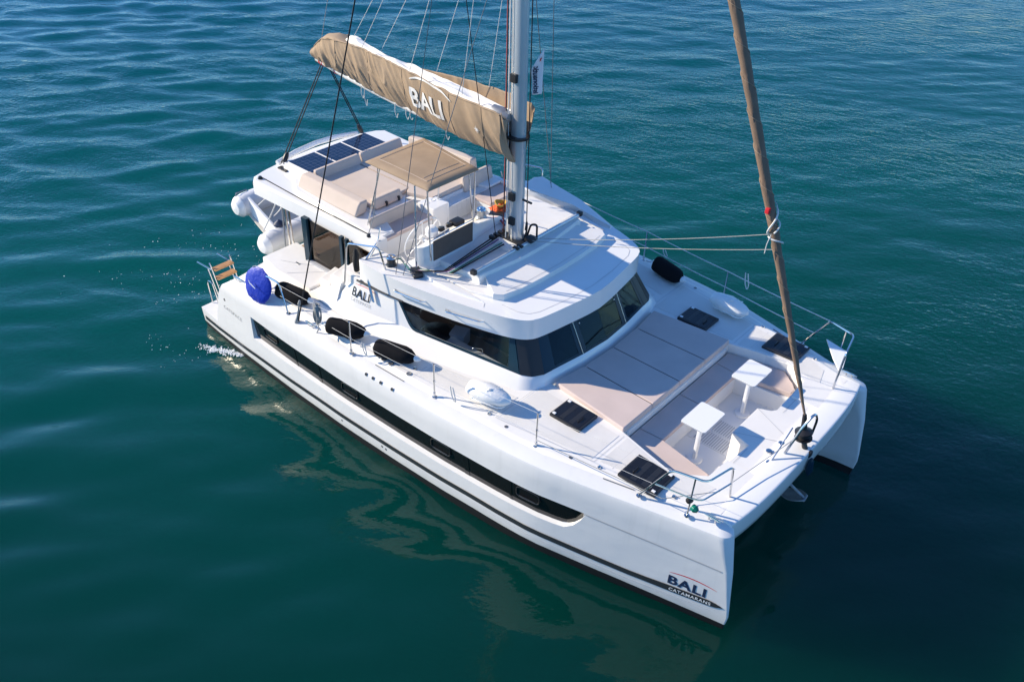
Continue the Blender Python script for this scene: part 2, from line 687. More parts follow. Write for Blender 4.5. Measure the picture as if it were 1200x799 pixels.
    for ps, c in ((0.17, (0.0005, 0.047, 0.040, 1)), (0.36, (0.0005, 0.070, 0.064, 1)), (0.62, (0.0005, 0.070, 0.080, 1))):
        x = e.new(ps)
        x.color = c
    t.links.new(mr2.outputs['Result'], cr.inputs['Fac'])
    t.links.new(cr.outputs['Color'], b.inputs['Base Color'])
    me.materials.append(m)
    return o


make_water()

# ------------------------------------------------------------------ catamaran
BOAT = thing('sailing_catamaran', 'large white sailing catamaran with tan sail cover lying on the green sea', 'catamaran')

XO = [0.0, .3, 1.0, 2.0, 3.5, 5.0, 6.3, 7.3, 8.5, 9.1, 10.1, 11.0, 11.8, 12.1]
YO = [2.93, 2.96, 3.03, 3.10, 3.16, 3.18, 3.15, 3.11, 3.02, 2.95, 2.71, 2.48, 2.28, 2.21]
XI = [0.0, 2.0, 5.0, 8.0, 9.5, 10.5, 11.5, 12.1]
YI = [1.85, 1.65, 1.50, 1.52, 1.60, 1.72, 1.93, 2.14]
yo = lambda x: interp(x, XO, YO)
yi = lambda x: interp(x, XI, YI)
ztop = lambda x: interp(x, [1.0, 1.46, 2.2, 3.0, 5.0, 8.0, 12.0], [1.42, 1.47, 1.56, 1.62, 1.68, 1.72, 1.74])
W0, W1 = 2.42, 9.93            # hull window, aft and forward ends
ZLO = lambda x: interp(x, [0, 8.0, 9.45, 9.62, 9.76, 9.86, 9.93, 12.1], [.775, .785, .80, .82, .93, 1.08, 1.235, 1.165])
ZHI = lambda x: interp(x, [0, 9.93, 12.1], [1.265, 1.262, 1.19])
stem = lambda z: interp(z, [-.7, -.1, 0.3, 0.9, 1.75], [11.9, 12.08, 12.13, 12.08, 11.90])
nosew = lambda z: interp(z, [-.7, 0.1, 0.6, 1.2, 1.75], [.02, .03, .07, .16, .30])
XS = [0.38, 0.7, 1.03, 1.3, 1.6, 2.0, W0, W0 + .012, 2.46] + list(np.linspace(2.8, 9.2, 22)) + \
     [9.45, 9.55, 9.62, 9.7, 9.76, 9.82, 9.86, 9.9, W1, W1 + .03] + list(np.linspace(10.15, 12.0, 9))


def hull_out(x, z):
    f = interp(z, [-.65, -.25, 0.05, 0.5, 1.75], [.50, .11, 0.035, 0.0, 0.0])
    return yo(x) - f


def make_hull(s):
    mb = MB()
    lev = [(-.65, 0), (-.4, 0), (-.12, 0), ('boot', 0), (.30, 0), (.45, 0), ('s', 0), ('a', 0), ('b', 1), ('c', 1), ('d', 0),
           ('m', 0), ('t', 0), ('t1', .02), ('t2', .09), ('t3', .24)]

    def zat(l, x):
        if l == 'boot': return interp(x, [0, 2, 8, 10.5, 12], [.10, .15, .20, .17, .13])
        if l == 's': return .451
        if l == 'a': return ZLO(x)
        if l == 'b': return min(ZLO(x) + (.022 if W0 < x < W1 else .004), ZHI(x) - .008)
        if l == 'c': return ZHI(x) - .005
        if l == 'd': return ZHI(x)
        if l == 'm': return (ZHI(x) + ztop(x)) / 2
        if l == 't': return ztop(x)
        if l == 't1': return ztop(x) + .05
        if l == 't2': return ztop(x) + .09
        if l == 't3': return ztop(x) + .12
        return l

    rings = []
    for l, ins in lev:
        outer, inner = [], []
        zr = zat(l, 6.0)
        hi = isinstance(l, str)
        x_st = interp(zr, [.45, .451, .885, 1.27, 1.7, 1.9], [.38, 1.03, 1.17, 1.32, 1.46, 1.5]) if zr > .45 else .38
        zn = zat(l, 11.9)
        xb = stem(min(zn, 1.75))
        wn = nosew(min(zn, 1.75))
        cut = 0
        if l in ('t1', 't2', 't3'):
            xb -= {'t1': .02, 't2': .09, 't3': .2}[l]
            x_st += ins
        for x0 in XS:
            x = max(x0, x_st)
            if x > 10.9:
                x = 10.9 + (x - 10.9) * (xb - wn / 2 - 10.9) / (12.0 - 10.9)
            z = zat(l, x)
            d = 0
            if ins == 1:
                d = (.075 if l == 'b' else .028) if (W0 + .005 < x0 < W1) else 0
            elif ins:
                d = ins
            y = hull_out(x, z) - d
            # the stem: the outer skin eases in towards the nose
            outer.append((x, y, z))
            f = interp(z, [-.65, -.25, 0.05, 1.75], [.42, .1, 0.0, -0.0])
            yy = yi(x) + f
            xe = 10.9 + (x - 10.9)
            if x > 10.9:
                te = (x - 10.9) / (xb - wn / 2 - 10.9)
                yend = hull_out(x, z) - d - wn
                yy = yi(10.9) + f + (yend - yi(10.9) - f) * te ** 1.0
            inner.append((x, min(yy, y - .01), z))
        x, y, z = outer[-1]
        yc = (y + inner[-1][1]) / 2
        hw = (y - inner[-1][1]) / 2
        nose = [(x + (xb - x) * math.sin(a), yc + hw * math.cos(a), zat(l, 12.0)) for a in
                [math.pi * q / 8 for q in range(1, 8)]]
        ring = outer + nose + inner[::-1]
        rings.append([(p[0], s * p[1], p[2]) for p in ring])
    V = [[mb.bm.verts.new(p) for p in r] for r in rings]
    n = len(rings[0])
    for k in range(len(V) - 1):
        mb.mi = 1 if k < 3 else 0
        for i in range(n):
            j = (i + 1) % n
            mb.face([V[k][i], V[k][j], V[k + 1][j], V[k + 1][i]])
    mb.mi = 0
    mb.face(V[-1])
    mb.mi = 1
    mb.face(V[0][::-1])
    return mb.build('hull', [M_HULL, M_BOOT], BOAT, smooth=28, weld=False)


HULLS = {}
for s in (-1, 1):
    h = make_hull(s)
    HULLS[s] = h
    # dark glass strip in the recess
    mb = MB()
    xs = [W0 + .03] + list(np.linspace(2.6, 9.4, 28)) + [9.55, 9.66, 9.74, 9.80, 9.85, 9.885]
    lo = [(x, s * (hull_out(x, 1) - .071), min(ZLO(x) + .026, ZHI(x) - .012)) for x in xs]
    hi = [(x, s * (hull_out(x, 1) - .0235), ZHI(x) - .009) for x in xs]
    a = [mb.bm.verts.new(p) for p in lo]
    b = [mb.bm.verts.new(p) for p in hi]
    for i in range(len(xs) - 1):
        mb.face([a[i], a[i + 1], b[i + 1], b[i]])
    # mullion bars, slightly proud of the glass
    gin = lambda x, z: hull_out(x, 1) - .071 + (z - ZLO(x) - .026) / max(.05, ZHI(x) - ZLO(x) - .035) * .0475
    for x0, x1 in ((3.70, 3.73), (4.34, 4.42), (7.79, 7.88), (8.66, 8.70)):
        zz = (ZLO(x0) + .028, ZHI(x0) - .01)
        o_ = [mb.bm.verts.new((x, s * (gin(x, z) + .006), z)) for x, z in ((x0, zz[0]), (x1, zz[0]), (x1, zz[1]), (x0, zz[1]))]
        i_ = [mb.bm.verts.new((x, s * (gin(x, z) - .004), z)) for x, z in ((x0, zz[0]), (x1, zz[0]), (x1, zz[1]), (x0, zz[1]))]
        mb.face(o_)
        for k in range(4):
            mb.face([o_[k], o_[(k + 1) % 4], i_[(k + 1) % 4], i_[k]])
    win = mb.build('hull_window', M_HGLASS, h)
    for x0, x1 in ((2.80, 3.2), (5.02, 5.42), (7.12, 7.52), (8.80, 9.20)):
        mb = MB()
        ym = s * (hull_out((x0 + x1) / 2, 1) - .032)
        dy = s * (hull_out(x1, 1) - hull_out(x0, 1)) / 2
        cx = (x0 + x1) / 2
        hx = (x1 - x0) / 2
        P = []
        for q in range(20):
            t = 2 * math.pi * q / 20
            ux = math.copysign(abs(math.cos(t)) ** .45, math.cos(t))
            uz = math.copysign(abs(math.sin(t)) ** .45, math.sin(t))
            P.append((cx + hx * ux, ym + dy * ux, 1.115 + .095 * uz))
        mb.tube(P + [P[0]], .011, 6, caps=False)
        mb.mi = 1
        c = [mb.bm.verts.new((p[0], p[1] - s * .004, p[2])) for p in P]
        mb.face(c)
        mb.mi = 0
        mb.tube([(cx - hx * .7, ym - dy * .7 + s * .014, 1.05), (cx + hx * .7, ym + dy * .7 + s * .014, 1.05)], .007, 6)
        mb.build('porthole', [M_BLACK, M_HGLASS], win)
    # dark stripe line above the boot
    mb = MB()
    xs = list(np.linspace(.47, 11.2, 40)) + list(np.linspace(11.3, 12.04, 8))
    za = lambda x: interp(x, [.4, 2.5, 4.4, 8, 10.7, 12.1], [.235, .36, .43, .475, .43, .49])
    hw_ = lambda x: interp(x, [.4, 9, 10.9, 11.3, 11.9, 12.04], [.046, .054, .054, .065, .06, .0])
    a = [mb.bm.verts.new((x, s * (hull_out(x, za(x) - hw_(x)) + .009), za(x) - hw_(x))) for x in xs]
    b = [mb.bm.verts.new((x, s * (hull_out(x, za(x) + hw_(x)) + .009), za(x) + hw_(x))) for x in xs]
    for i in range(len(xs) - 1):
        mb.face([a[i], a[i + 1], b[i + 1], b[i]])
    mb.build('hull_stripe', M_STRIPE, h)
    # rubbing knuckle under the stripe
    mb = MB()
    xs = list(np.linspace(.6, 11.9, 40))
    mb.tube([(x, s * (hull_out(x, .3) - .004), za(x) - interp(x, [.6, 4, 12], [.10, .135, .16])) for x in xs], .0065, 6)
    mb.build('hull_knuckle', M_SEAM, h)
    # dark strip painted as the shade of the groove from window to bow
    mb = MB()
    xs = list(np.linspace(W1 + .01, 11.9, 16))
    a = [mb.bm.verts.new((x, s * (hull_out(x, 1) + .005), ZHI(x) - .028)) for x in xs]
    b = [mb.bm.verts.new((x, s * (hull_out(x, 1) + .005), ZHI(x) - .004)) for x in xs]
    for i in range(len(xs) - 1):
        mb.face([a[i], a[i + 1], b[i + 1], b[i]])
    mb.build('groove_shade', M_SEAM, h)
    # bow lettering
    f = lambda u, v, x0=11.23 if s < 0 else 11.85, z0=.555, d=(1 if s < 0 else -1): Vector(
        (x0 + d * u, s * (hull_out(x0 + d * u, .6) + .001), z0 + v))
    text_mesh('BALI', .235, f, 'lettering', M_NAVY, h, spacing=1.12, bold=.008, sx=1.12)
    arc_mesh([(q * .068, .205 + .055 * math.sin(math.pi * (q + 1.2) / 11.5)) for q in range(0, 11)], .018, f, 'logo_swoosh', M_RED, h)
    f2 = lambda u, v, x0=11.27 if s < 0 else 11.86, d=(1 if s < 0 else -1): Vector(
        (x0 + d * u, s * (hull_out(x0 + d * u, .45) + .014), za(x0 + d * u) - .032 + v))
    text_mesh('CATAMARANS', .083, f2, 'lettering', M_WHITE, h, spacing=1.15, bold=.001)
    # aft lettering
    f3 = lambda u, v, x0=1.45 if s < 0 else 2.1, d=(1 if s < 0 else -1): Vector(
        (x0 + d * u, s * (hull_out(x0 + d * u, 1) + .005), .985 + v))
    text_mesh('CATSPACE', .105, f3, 'lettering', M_GREYINK, h, spacing=1.35)
    # skin fittings
    mb = MB()
    for x, z, r in ((5.70, 1.735, .028), (5.86, 1.74, .028), (6.04, 1.745, .028), (6.30, 1.75, .028), (5.97, .315, .022),
                    (6.06, .305, .022), (1.52, 1.20, .03), (4.95, .30, .018)):
        y = hull_out(x, z) - (.0 if z < 1.7 else .012)
        mb.lathe([(0, r), (.005, r), (.006, r * .65), (.002, r * .6)], (x, s * (y - .002), z), (x, s * (y + 1), z + (.6 if z > 1.7 else 0)), 12)
    build_each(mb, 'skin_fitting', [M_HATCHF], h)

# ---- deck -------------------------------------------------------------
ZD = 1.895
dk = MB()
# side decks: strips following the gunwale
for s in (-1, 1):
    xs = list(np.linspace(1.75, 11.60, 36))
    prof = lambda x: [(yo(x) - .235, ztop(x) + .118), (yo(x) - .29, ztop(x) + .135), (yo(x) - .34, ZDX(x)), (yin(x), ZDX(x)),
                      (yin(x), 1.2)]
    ZDX = lambda x: interp(x, [1.7, 2.4, 3.5, 5, 12], [1.70, 1.76, 1.82, 1.86, 1.895])
    yin = lambda x: interp(x, [1.7, 3.2, 4.3, 5.4, 5.9, 6.9, 7.75, 8.0, 9.64, 9.66, 10.13, 10.64, 10.8, 11.09, 11.12, 12], [1.9, 1.5, 2.1, 2.12, 2.06, 1.90, 1.72, 1.4, 1.4, 1.55, 1.66, 1.77, 1.70, 1.48, 1.0, 1.0])
    xs = sorted(xs + [4.3, 5.4, 6.9, 7.75, 8.0, 9.64, 9.66, 10.13, 10.64, 10.8, 11.09, 11.12])
    rows = [[(x, s * p[0], p[1]) for p in prof(x)] for x in xs]
    dk.loft(rows, closed=False)
# foredeck ahead of the lounge and centre seat box
dk.prism([(11.66, -1.5), (11.70, 0), (11.66, 1.5), (11.06, 1.5), (11.12, .56), (11.06, .46), (10.85, .40), (10.85, -.40), (11.20, -.46), (11.08, -1.5)],
         1.25, 1.86, .018, 2)
# sunbed base
dk.prism([(8.0, -1.46), (9.675, -1.46), (9.675, 1.46), (8.0, 1.46)], 1.2, 1.835, .02)
# side filler under the coachroof
dk.box(2.4, 8.3, -1.75, 1.75, 1.0, 1.25)
DECK = dk.build('deck', [M_DECK], BOAT, smooth=30)

# lounge tub
mb = MB()
mb.box(9.66, 11.06, -1.78, 1.78, 1.24, 1.315)
mb.prism([(9.675, -1.54), (10.10, -1.64), (10.10, 1.64), (9.675, 1.54)], 1.3, 1.625, .015)
for s in (-1, 1):
    mb.prism([(10.09, s * 1.10), (11.0, s * 1.20), (11.03, s * 1.50), (10.64, s * 1.765), (10.09, s * 1.65)], 1.3, 1.622, .015)
mb.build('lounge_tub', M_GEL, BOAT)
mb = MB()
mb.prism([(9.02, -1.44), (9.05, -1.44), (9.05, 1.44), (9.02, 1.44)], 1.2, 1.3)
# floor grating with slots
mb = MB()
for j in range(2):
    y0 = -.36 + j * .36
    mb.box(10.13, 10.84, y0 + .012, y0 + .348, 1.316, 1.325)
gr = mb.build('floor_hatch', M_GEL, BOAT)
mb = MB()
for j in range(2):
    for i in range(14):
        x = 10.22 + .040 * i
        mb.box(x, x + .019, -.33 + j * .36, -.03 + j * .36, 1.3255, 1.329)
mb.build('grating_slot', M_SEAM, gr)

# cross beam with curved front
mb = MB()
ys = np.linspace(-2.06, 2.06, 25)
xf = lambda y: 11.935 - .02 * (y / 2.06) ** 2 - .10 * (abs(y) / 2.06) ** 4
rings = []
for y in ys:
    x = xf(y)
    zt = 1.915 - .02 * (abs(y) / 2) ** 2
    rings.append([(11.45, y, 1.3), (11.45, y, zt - .05), (x - .40, y, zt - .045), (x - .34, y, zt - .004), (x - .035, y, zt - .008), (x - .008, y, zt - .022), (x, y, zt - .06),
                  (x - .004, y, 1.60), (x - .03, y, 1.47), (x - .12, y, 1.37), (x - .26, y, 1.30)])
mb.loft(rings)
BEAM = mb.build('crossbeam', M_GEL, BOAT, smooth=40)
mb = MB()
mb.prism([(1.4, -1.9), (9.5, -1.75), (11.2, -1.5), (11.2, 1.5), (9.5, 1.75), (1.4, 1.9)], .78, 1.25)
mb.build('bridgedeck', M_GEL, BOAT)

# fine moulding lines on the deck
mb = MB()
def seam(p, q, w=.006, z=None):
    p, q = Vector(p), Vector(q)
    d = (q - p)
    n = Vector((-d.y, d.x, 0)).normalized() * w / 2
    vs = [mb.bm.verts.new(v) for v in (p - n, q - n, q + n, p + n)]
    mb.face(vs)
for s in (-1, 1):
    zs = ZDX(9.0) + .009
    seam((8.05, s * 1.75, zs), (8.05, s * 2.62, zs))
    seam((9.72, s * 1.62, zs), (9.72, s * 2.36, zs))
    seam((9.72, s * 2.36, zs), (8.05, s * 2.62, zs))
    seam((10.0, s * 1.68, zs), (10.0, s * 2.30, zs))
    seam((6.4, s * 2.45, zs - .01), (6.4, s * 2.8, zs - .01))
    seam((11.2, s * 1.35, 1.866), (11.2, s * .55, 1.866))
    seam((11.55, s * 1.35, 1.866), (11.55, s * .3, 1.866))
    seam((10.86, s * .38, 1.865), (11.45, s * .10, 1.865))
    seam((11.2, s * 1.35, 1.866), (11.55, s * 1.35, 1.866))
build_each(mb, 'deck_seam', M_SEAM, DECK, 0)

mb = MB()
for s in (-1, 1):
    mb.prism([(8.10, s * 1.60), (9.66, s * 1.66), (9.66, s * 2.34), (8.10, s * 2.56)], 1.86, lambda x, y: ZDX(x) + .004)
    mb.prism([(9.78, s * 1.62), (10.10, s * 1.70), (10.64, s * 1.82), (11.02, s * 1.62), (11.30, s * 1.62), (11.20, s * 1.98), (10.9, s * 2.10), (9.78, s * 2.30)], 1.86, lambda x, y: ZDX(x) + .004)
    mb.prism([(6.45, s * 2.32), (7.98, s * 2.02), (7.98, s * 2.56), (6.45, s * 2.72)], 1.84, lambda x, y: ZDX(x) + .004)
build_each(mb, 'nonskid_panel', M_PAD, DECK)

# ---- deck hatches -----------------------------------------------------
def hatch(pts, z, flip):
    root = MB()
    cx = sum(p[0] for p in pts) / 4
    cy = sum(p[1] for p in pts) / 4
    root.prism(pts, z - .02, z + .035, .008)
    fr = root.build('deck_hatch', M_HATCHF, BOAT)
    inn = [(cx + (p[0] - cx) * .90, cy + (p[1] - cy) * .90) for p in pts]
    q = MB()
    q.prism(inn, z + .03, z + .0385, .002)
    q.build('hatch_pane', M_HATCH, fr)
    for k in (-.09, .09):       # two lighter blind bands seen through the acrylic
        q = MB()
        ax = (Vector(pts[1]) - Vector(pts[0]))
        q.prism([(cx + (p[0] - cx) * .86 * (.16 if True else 1) + k, cy + (p[1] - cy) * .84) for p in pts], z + .0385, z + .0398)
        q.build('hatch_band', M_HATCHF, fr)
    for k in (-.5, .5):
        q = MB()
        xh = pts[0][0] * (1 - flip) + pts[2][0] * flip + (.055 if not flip else -.055)
        yh = cy + k * (pts[1][1] - pts[0][1]) * .8
        q.box(xh - .028, xh + .028, yh - .022, yh + .022, z + .0395, z + .052, .004)
        q.build('hinge', M_WHITE, fr)
    q = MB()
    xh = cx + (.16 if not flip else -.16)
    q.tube(fillet([(xh, cy - .1, z + .04), (xh, cy - .1, z + .06), (xh, cy + .02, z + .06), (xh, cy + .02, z + .04)], .02), .007, 6)
    q.build('handle', M_BLACK, fr)
    return fr


for s in (-1, 1):
    hatch([(8.61, s * 1.55), (8.61, s * 2.02), (9.18, s * 2.02), (9.18, s * 1.55)], ZD, 0)
    hatch([(10.13, s * 1.82), (10.13, s * 2.36), (10.76, s * 2.36), (10.76, s * 1.84)], ZD, 1 if s > 0 else 1)

# small deck fittings: pad eyes and drains
for s in (-1, 1):
    for x, y in ((7.92, 2.62), (9.85, 2.40), (11.28, 1.10), (6.3, 2.62), (10.95, 2.16)):
        z = ZDX(x) + .002 if y > 1.2 else 1.861
        q = MB()
        q.lathe([(0, .032), (.008, .032), (.010, .02)], (x, s * y, z), (x, s * y, 3), 12)
        q.tube([(x + .022 * math.cos(t), s * y, z + .008 + .028 * math.sin(t)) for t in np.linspace(0, math.pi, 9)], .005, 6)
        q.build('pad_eye', M_STEEL, BOAT)
    for x, y in ((9.42, 2.52), (8.3, 2.66), (5.0, 2.82)):
        q = MB()
        q.lathe([(0, .03), (.003, .03), (.004, .015)], (x, s * y, ZDX(x) + .002), (x, s * y, 3), 12)
        q.build('deck_drain', M_WIRE, BOAT)

# ---- sunbed -----------------------------------------------------------
mb = MB()
mb.prism([(8.24, -1.40), (9.655, -1.55), (9.655, 1.55), (8.24, 1.40)], 1.83, 1.842)
BED = mb.build('sunbed', M_GEL, BOAT)
ya = [-1.40, -.735, 0, .735, 1.40]
yf = [-1.56, -.775, 0, .775, 1.56]
xa = lambda y: 8.335 - .125 * (abs(y) / 1.4) ** 2
for i in range(4):
    g = .004
    n = 6
    back = [(xa(ya[i] + (ya[i + 1] - ya[i]) * k / n), ya[i] + (ya[i + 1] - ya[i]) * k / n) for k in range(n + 1)]
    back[0] = (back[0][0], back[0][1] + g)
    back[-1] = (back[-1][0], back[-1][1] - g)
    poly = back[::-1] + [(9.66, yf[i] + g), (9.66, yf[i + 1] - g)]
    q = MB()
    q.prism(poly, 1.842, 1.958, .022, 3)
    q.build('cushion', M_CUSH, BED)
for i in (1, 2, 3):
    q = MB()
    q.box(8.36, 9.63, -.003 , .003, 1.90, 1.9505, M=Matrix.Translation((0, (ya[i] + yf[i]) / 2, 0)) @ Matrix.Translation((9.0, 0, 0)) @ Matrix.Rotation(math.atan2(yf[i] - ya[i], 1.33), 4, 'Z') @ Matrix.Translation((-9.0, 0, 0)))
    q.build('cushion_seam', M_PIPE, BED)

# ---- lounge bench cushions -------------------------------------------
mb = MB()
mb.box(9.69, 9.70, -1.44, 1.44, 1.60, 1.628)
BENCH = mb.build('lounge_bench', M_GEL, BOAT)
cush = []
for s in (-1, 1):
    cush.append([(9.69, s * .006), (10.10, s * .006), (10.10, s * 1.10), (9.69, s * 1.13)])
    cush.append([(9.69, s * 1.14), (10.11, s * 1.11), (11.01, s * 1.27), (11.01, s * 1.40), (10.92, s * 1.52), (10.64, s * 1.74), (10.13, s * 1.64), (9.69, s * 1.53)])
for c in cush:
    q = MB()
    q.prism(c, 1.625, 1.715, .016, 3)
    q.build('cushion', M_CUSH, BENCH)

# ---- tables -----------------------------------------------------------
for s in (-1, 1):
    q = MB()
    x0, x1, y0, y1 = 10.29, 10.70, s * .735 - .30, s * .735 + .30
    rr = .035
    poly = []
    for (cx, cy, a0) in ((x1 - rr, y1 - rr, 0), (x0 + rr, y1 - rr, 90), (x0 + rr, y0 + rr, 180), (x1 - rr, y0 + rr, 270)):
        for k in range(5):
            a = R(a0 + 22.5 * k)
            poly.append((cx + rr * math.cos(a), cy + rr * math.sin(a)))
    q.prism(poly, 2.145, 2.163)
    tt = q.build('tabletop', M_SEAM, BOAT)
    q = MB()
    q.prism(poly, 2.163, 2.172)
    q.build('tabletop_face', M_WHITE, tt)
    q = MB()
    q.box(10.46, 10.52, s * .735 - .035, s * .735 + .035, 1.33, 2.145, .012)
    q.lathe([(0, .13), (.02, .12), (.035, .06)], (10.49, s * .735, 1.316), (10.49, s * .735, 2), 16)
    q.build('table_leg', M_WHITE, BOAT)

# ---- coachroof --------------------------------------------------------
R0 = [(8.28, 0), (8.25, .6), (8.14, 1.48), (8.06, 1.74), (7.86, 1.93), (6.9, 2.20), (5.9, 2.40), (5.3, 2.46), (4.45, 2.46), (3.6, 2.4)]
R1 = [(8.235, 0), (8.195, .6), (8.075, 1.48), (7.99, 1.69), (7.79, 1.81), (6.82, 1.99), (5.85, 2.16), (5.38, 2.30), (4.45, 2.36), (3.9, 2.33)]
R2 = [(8.20, 0), (8.155, .6), (8.03, 1.46), (7.93, 1.63), (7.75, 1.735), (6.81, 1.89), (5.83, 2.05), (5.36, 2.13), (4.45, 2.30), (4.0, 2.28)]
R3 = [(7.93, 0), (7.87, .6), (7.74, 1.32), (7.63, 1.47), (7.48, 1.565), (7.13, 1.70), (6.19, 1.95), (5.30, 2.10), (4.45, 2.11), (4.3, 2.08)]
Z0_, Z1_, Z2_, Z3_ = 1.85, 1.985, 2.045, 2.565


def path(ring, u):
    i = min(int(u), len(ring) - 2)
    t = u - i
    a = ring[i]
    b = ring[i + 1]
    return Vector((a[0] + (b[0] - a[0]) * t, a[1] + (b[1] - a[1]) * t))


def wall(u, v, s, off=0.0):
    a, b = path(R2, u), path(R3, u)
    p = a.lerp(b, v)
    d = (path(R2, min(u + .05, 9)) - path(R2, max(u - .05, 0))).normalized()
    nrm = Vector((d.y, -d.x))
    if nrm.dot(Vector((1, 1))) < 0:
        nrm = -nrm
    p = p + nrm * off
    return Vector((p.x, s * p.y, Z2_ + (Z3_ - Z2_) * v))


def patch(mb, us, v0, v1, s, off=0.0, th=.012, nv=1):
    """a thin slab lying on the wall; v0, v1 constants or functions of u"""
    f0 = v0 if callable(v0) else (lambda u: v0)
    f1 = v1 if callable(v1) else (lambda u: v1)
    A = [[mb.bm.verts.new(wall(u, f0(u) + (f1(u) - f0(u)) * k / nv, s, off)) for k in range(nv + 1)] for u in us]
    B = [[mb.bm.verts.new(wall(u, f0(u) + (f1(u) - f0(u)) * k / nv, s, off - th)) for k in range(nv + 1)] for u in us]
    n = len(us)
    for i in range(n - 1):
        for k in range(nv):
            mb.face([A[i][k], A[i + 1][k], A[i + 1][k + 1], A[i][k + 1]])
            mb.face([B[i][k], B[i][k + 1], B[i + 1][k + 1], B[i + 1][k]])
        mb.face([A[i][0], B[i][0], B[i + 1][0], A[i + 1][0]])
        mb.face([A[i][nv], A[i + 1][nv], B[i + 1][nv], B[i][nv]])
    for e in (0, n - 1):
        for k in range(nv):
            mb.face([A[e][k], A[e][k + 1], B[e][k + 1], B[e][k]])


curve_lo = lambda u: 0.0 if u < 6.1 else min(1.0, ((u - 6.1) / .86) ** 2.6)
mb = MB()
for s in (-1, 1):
    rows = []
    for ring, z in ((R0, Z0_), (R1, Z1_), (R2, Z2_)):
        rows.append([(x, s * y, z) for x, y in ring])
    # inner return of the window sill
    rows.append([(x - .07 if i < 4 else x, s * (y - .07 if i > 2 else y), Z2_ - .002) for i, (x, y) in enumerate(R2)])
    mb.loft(rows, closed=False)
    us = list(np.linspace(6.1, 6.96, 12))
    patch(mb, us, -.005, lambda u: curve_lo(u), s, .004, .05, 1)
    patch(mb, [6.96, 7.0, 7.5, 8.0, 8.4, 8.7, 9.0], -.005, 1.0, s, .004, .06, 3)
CAB = mb.build('coachroof', M_GEL, BOAT, smooth=32)

# roof moulding
def chaikin(P, n=2):
    for _ in range(n):
        Q = [P[0]]
        for a, b in zip(P[:-1], P[1:]):
            Q.append((a[0] * .75 + b[0] * .25, a[1] * .75 + b[1] * .25))
            Q.append((a[0] * .25 + b[0] * .75, a[1] * .25 + b[1] * .75))
        Q.append(P[-1])
        P = Q
    return P


def roof_outline(off=0.0):
    half = [(7.975, 0), (7.955, .3), (7.905, .62), (7.79, 1.34), (7.70, 1.50), (7.54, 1.62), (7.15, 1.77), (6.2, 2.0), (5.3, 2.15), (4.55, 2.17), (4.46, 2.12)]
    return chaikin(half)


half = roof_outline()
polyR = [(x, -y) for x, y in half[::-1]] + half[1:]
polyR = polyR + [(4.46, 1.62), (5.15, 1.60), (5.15, -1.66), (4.46, -1.66)]
rb = MB()
rb.prism(polyR, 2.57, 2.935, .075, 4, top_only=True)
ROOF = rb.build('roof', M_GEL, BOAT, smooth=50)
# raised walkable part of the roof with the mast step; shallow step forward
rb = MB()
zp = lambda x: 3.10 - (x - 6.52) * .205 if x > 6.52 else 3.10
rb.prism([(7.05, -1.36), (7.11, -1.0), (7.14, -.5), (7.15, 0), (7.14, .5), (7.11, 1.0), (7.05, 1.36), (6.9, 1.45), (6.5, 1.20), (6.5, -1.20), (6.9, -1.45)],
         2.8, lambda x, y: 3.085 - (x - 6.5) * .085, .02, 2, top_only=True)
rb.prism([(6.502, -1.22), (6.502, 1.22), (6.3, 1.30), (5.16, 1.30), (5.16, -1.40), (6.3, -1.30)], 2.8, 3.088, .02, 2, top_only=True)
rb.prism([(6.92, -1.44), (6.52, -1.18), (6.25, -1.28), (5.16, -1.38), (5.16, -1.58), (6.5, -1.58)], 2.8, 2.985, .015, 2, top_only=True)
rb.prism([(6.92, 1.44), (6.52, 1.18), (6.25, 1.28), (5.16, 1.28), (5.16, 1.50), (6.5, 1.55)], 2.8, 2.985, .015, 2, top_only=True)
rb.prism([(6.32, -1.33), (6.50, -1.33), (6.60, -.4), (6.60, .4), (6.50, 1.33), (6.32, 1.33)], 2.9, 3.145, .03, 2, top_only=True)
rb.prism([(5.85, -.36), (6.40, -.36), (6.40, .36), (5.85, .36)], 2.9, 3.15, .03, 2, top_only=True)
rb.prism([(5.16, .35), (6.30, .35), (6.30, 1.42), (5.30, 1.42), (5.16, 1.28)], 2.9, 3.135, .03, 2, top_only=True)
rb.build('roof_panel', M_DECK, ROOF, smooth=40)
# moulded step each side and shoulder fairing on the port quarter
rb = MB()
for s in (-1, 1):
    rb.prism([(5.17, s * 1.60), (5.9, s * 1.60), (6.5, s * 1.60), (6.86, s * 1.62), (6.3, s * 1.735), (5.9, s * 1.76), (5.17, s * 1.70)], 2.85, lambda x, y: 3.005 - .03 * (x - 5.1), .012, 2, top_only=True)
    # gutter step where the side window band starts
rb.prism([(4.95, 1.40), (5.2, 1.42), (6.0, 1.80), (6.9, 1.72), (6.9, 1.86), (6.0, 2.0), (5.0, 2.08), (4.9, 1.9)], 2.8, lambda x, y: interp(x, [4.9, 5.3, 6.0, 6.9], [3.24, 3.22, 3.1, 2.95]), .06, 3, top_only=True)
build_each(rb, 'roof_shoulder', M_GEL, ROOF, smooth=40)
mb = MB()
def poly_seam(pts, w=.007):
    for a, b in zip(pts[:-1], pts[1:]):
        seam(a, b, w)
zr = 2.9385
poly_seam([(7.10, -1.46, zr), (7.42, -1.44, zr), (7.58, -1.36, zr), (7.66, -1.2, zr), (7.76, -.6, zr), (7.80, 0, zr), (7.76, .6, zr), (7.66, 1.2, zr), (7.58, 1.36, zr), (7.42, 1.44, zr), (7.10, 1.46, zr)])
poly_seam([(7.0, -1.25, 3.0465), (7.045, -.9, 3.0427), (7.075, 0, 3.0402), (7.045, .9, 3.0427), (7.0, 1.25, 3.0465)])
poly_seam([(6.88, -1.62, 2.9385), (6.95, -1.72, 2.9385)])
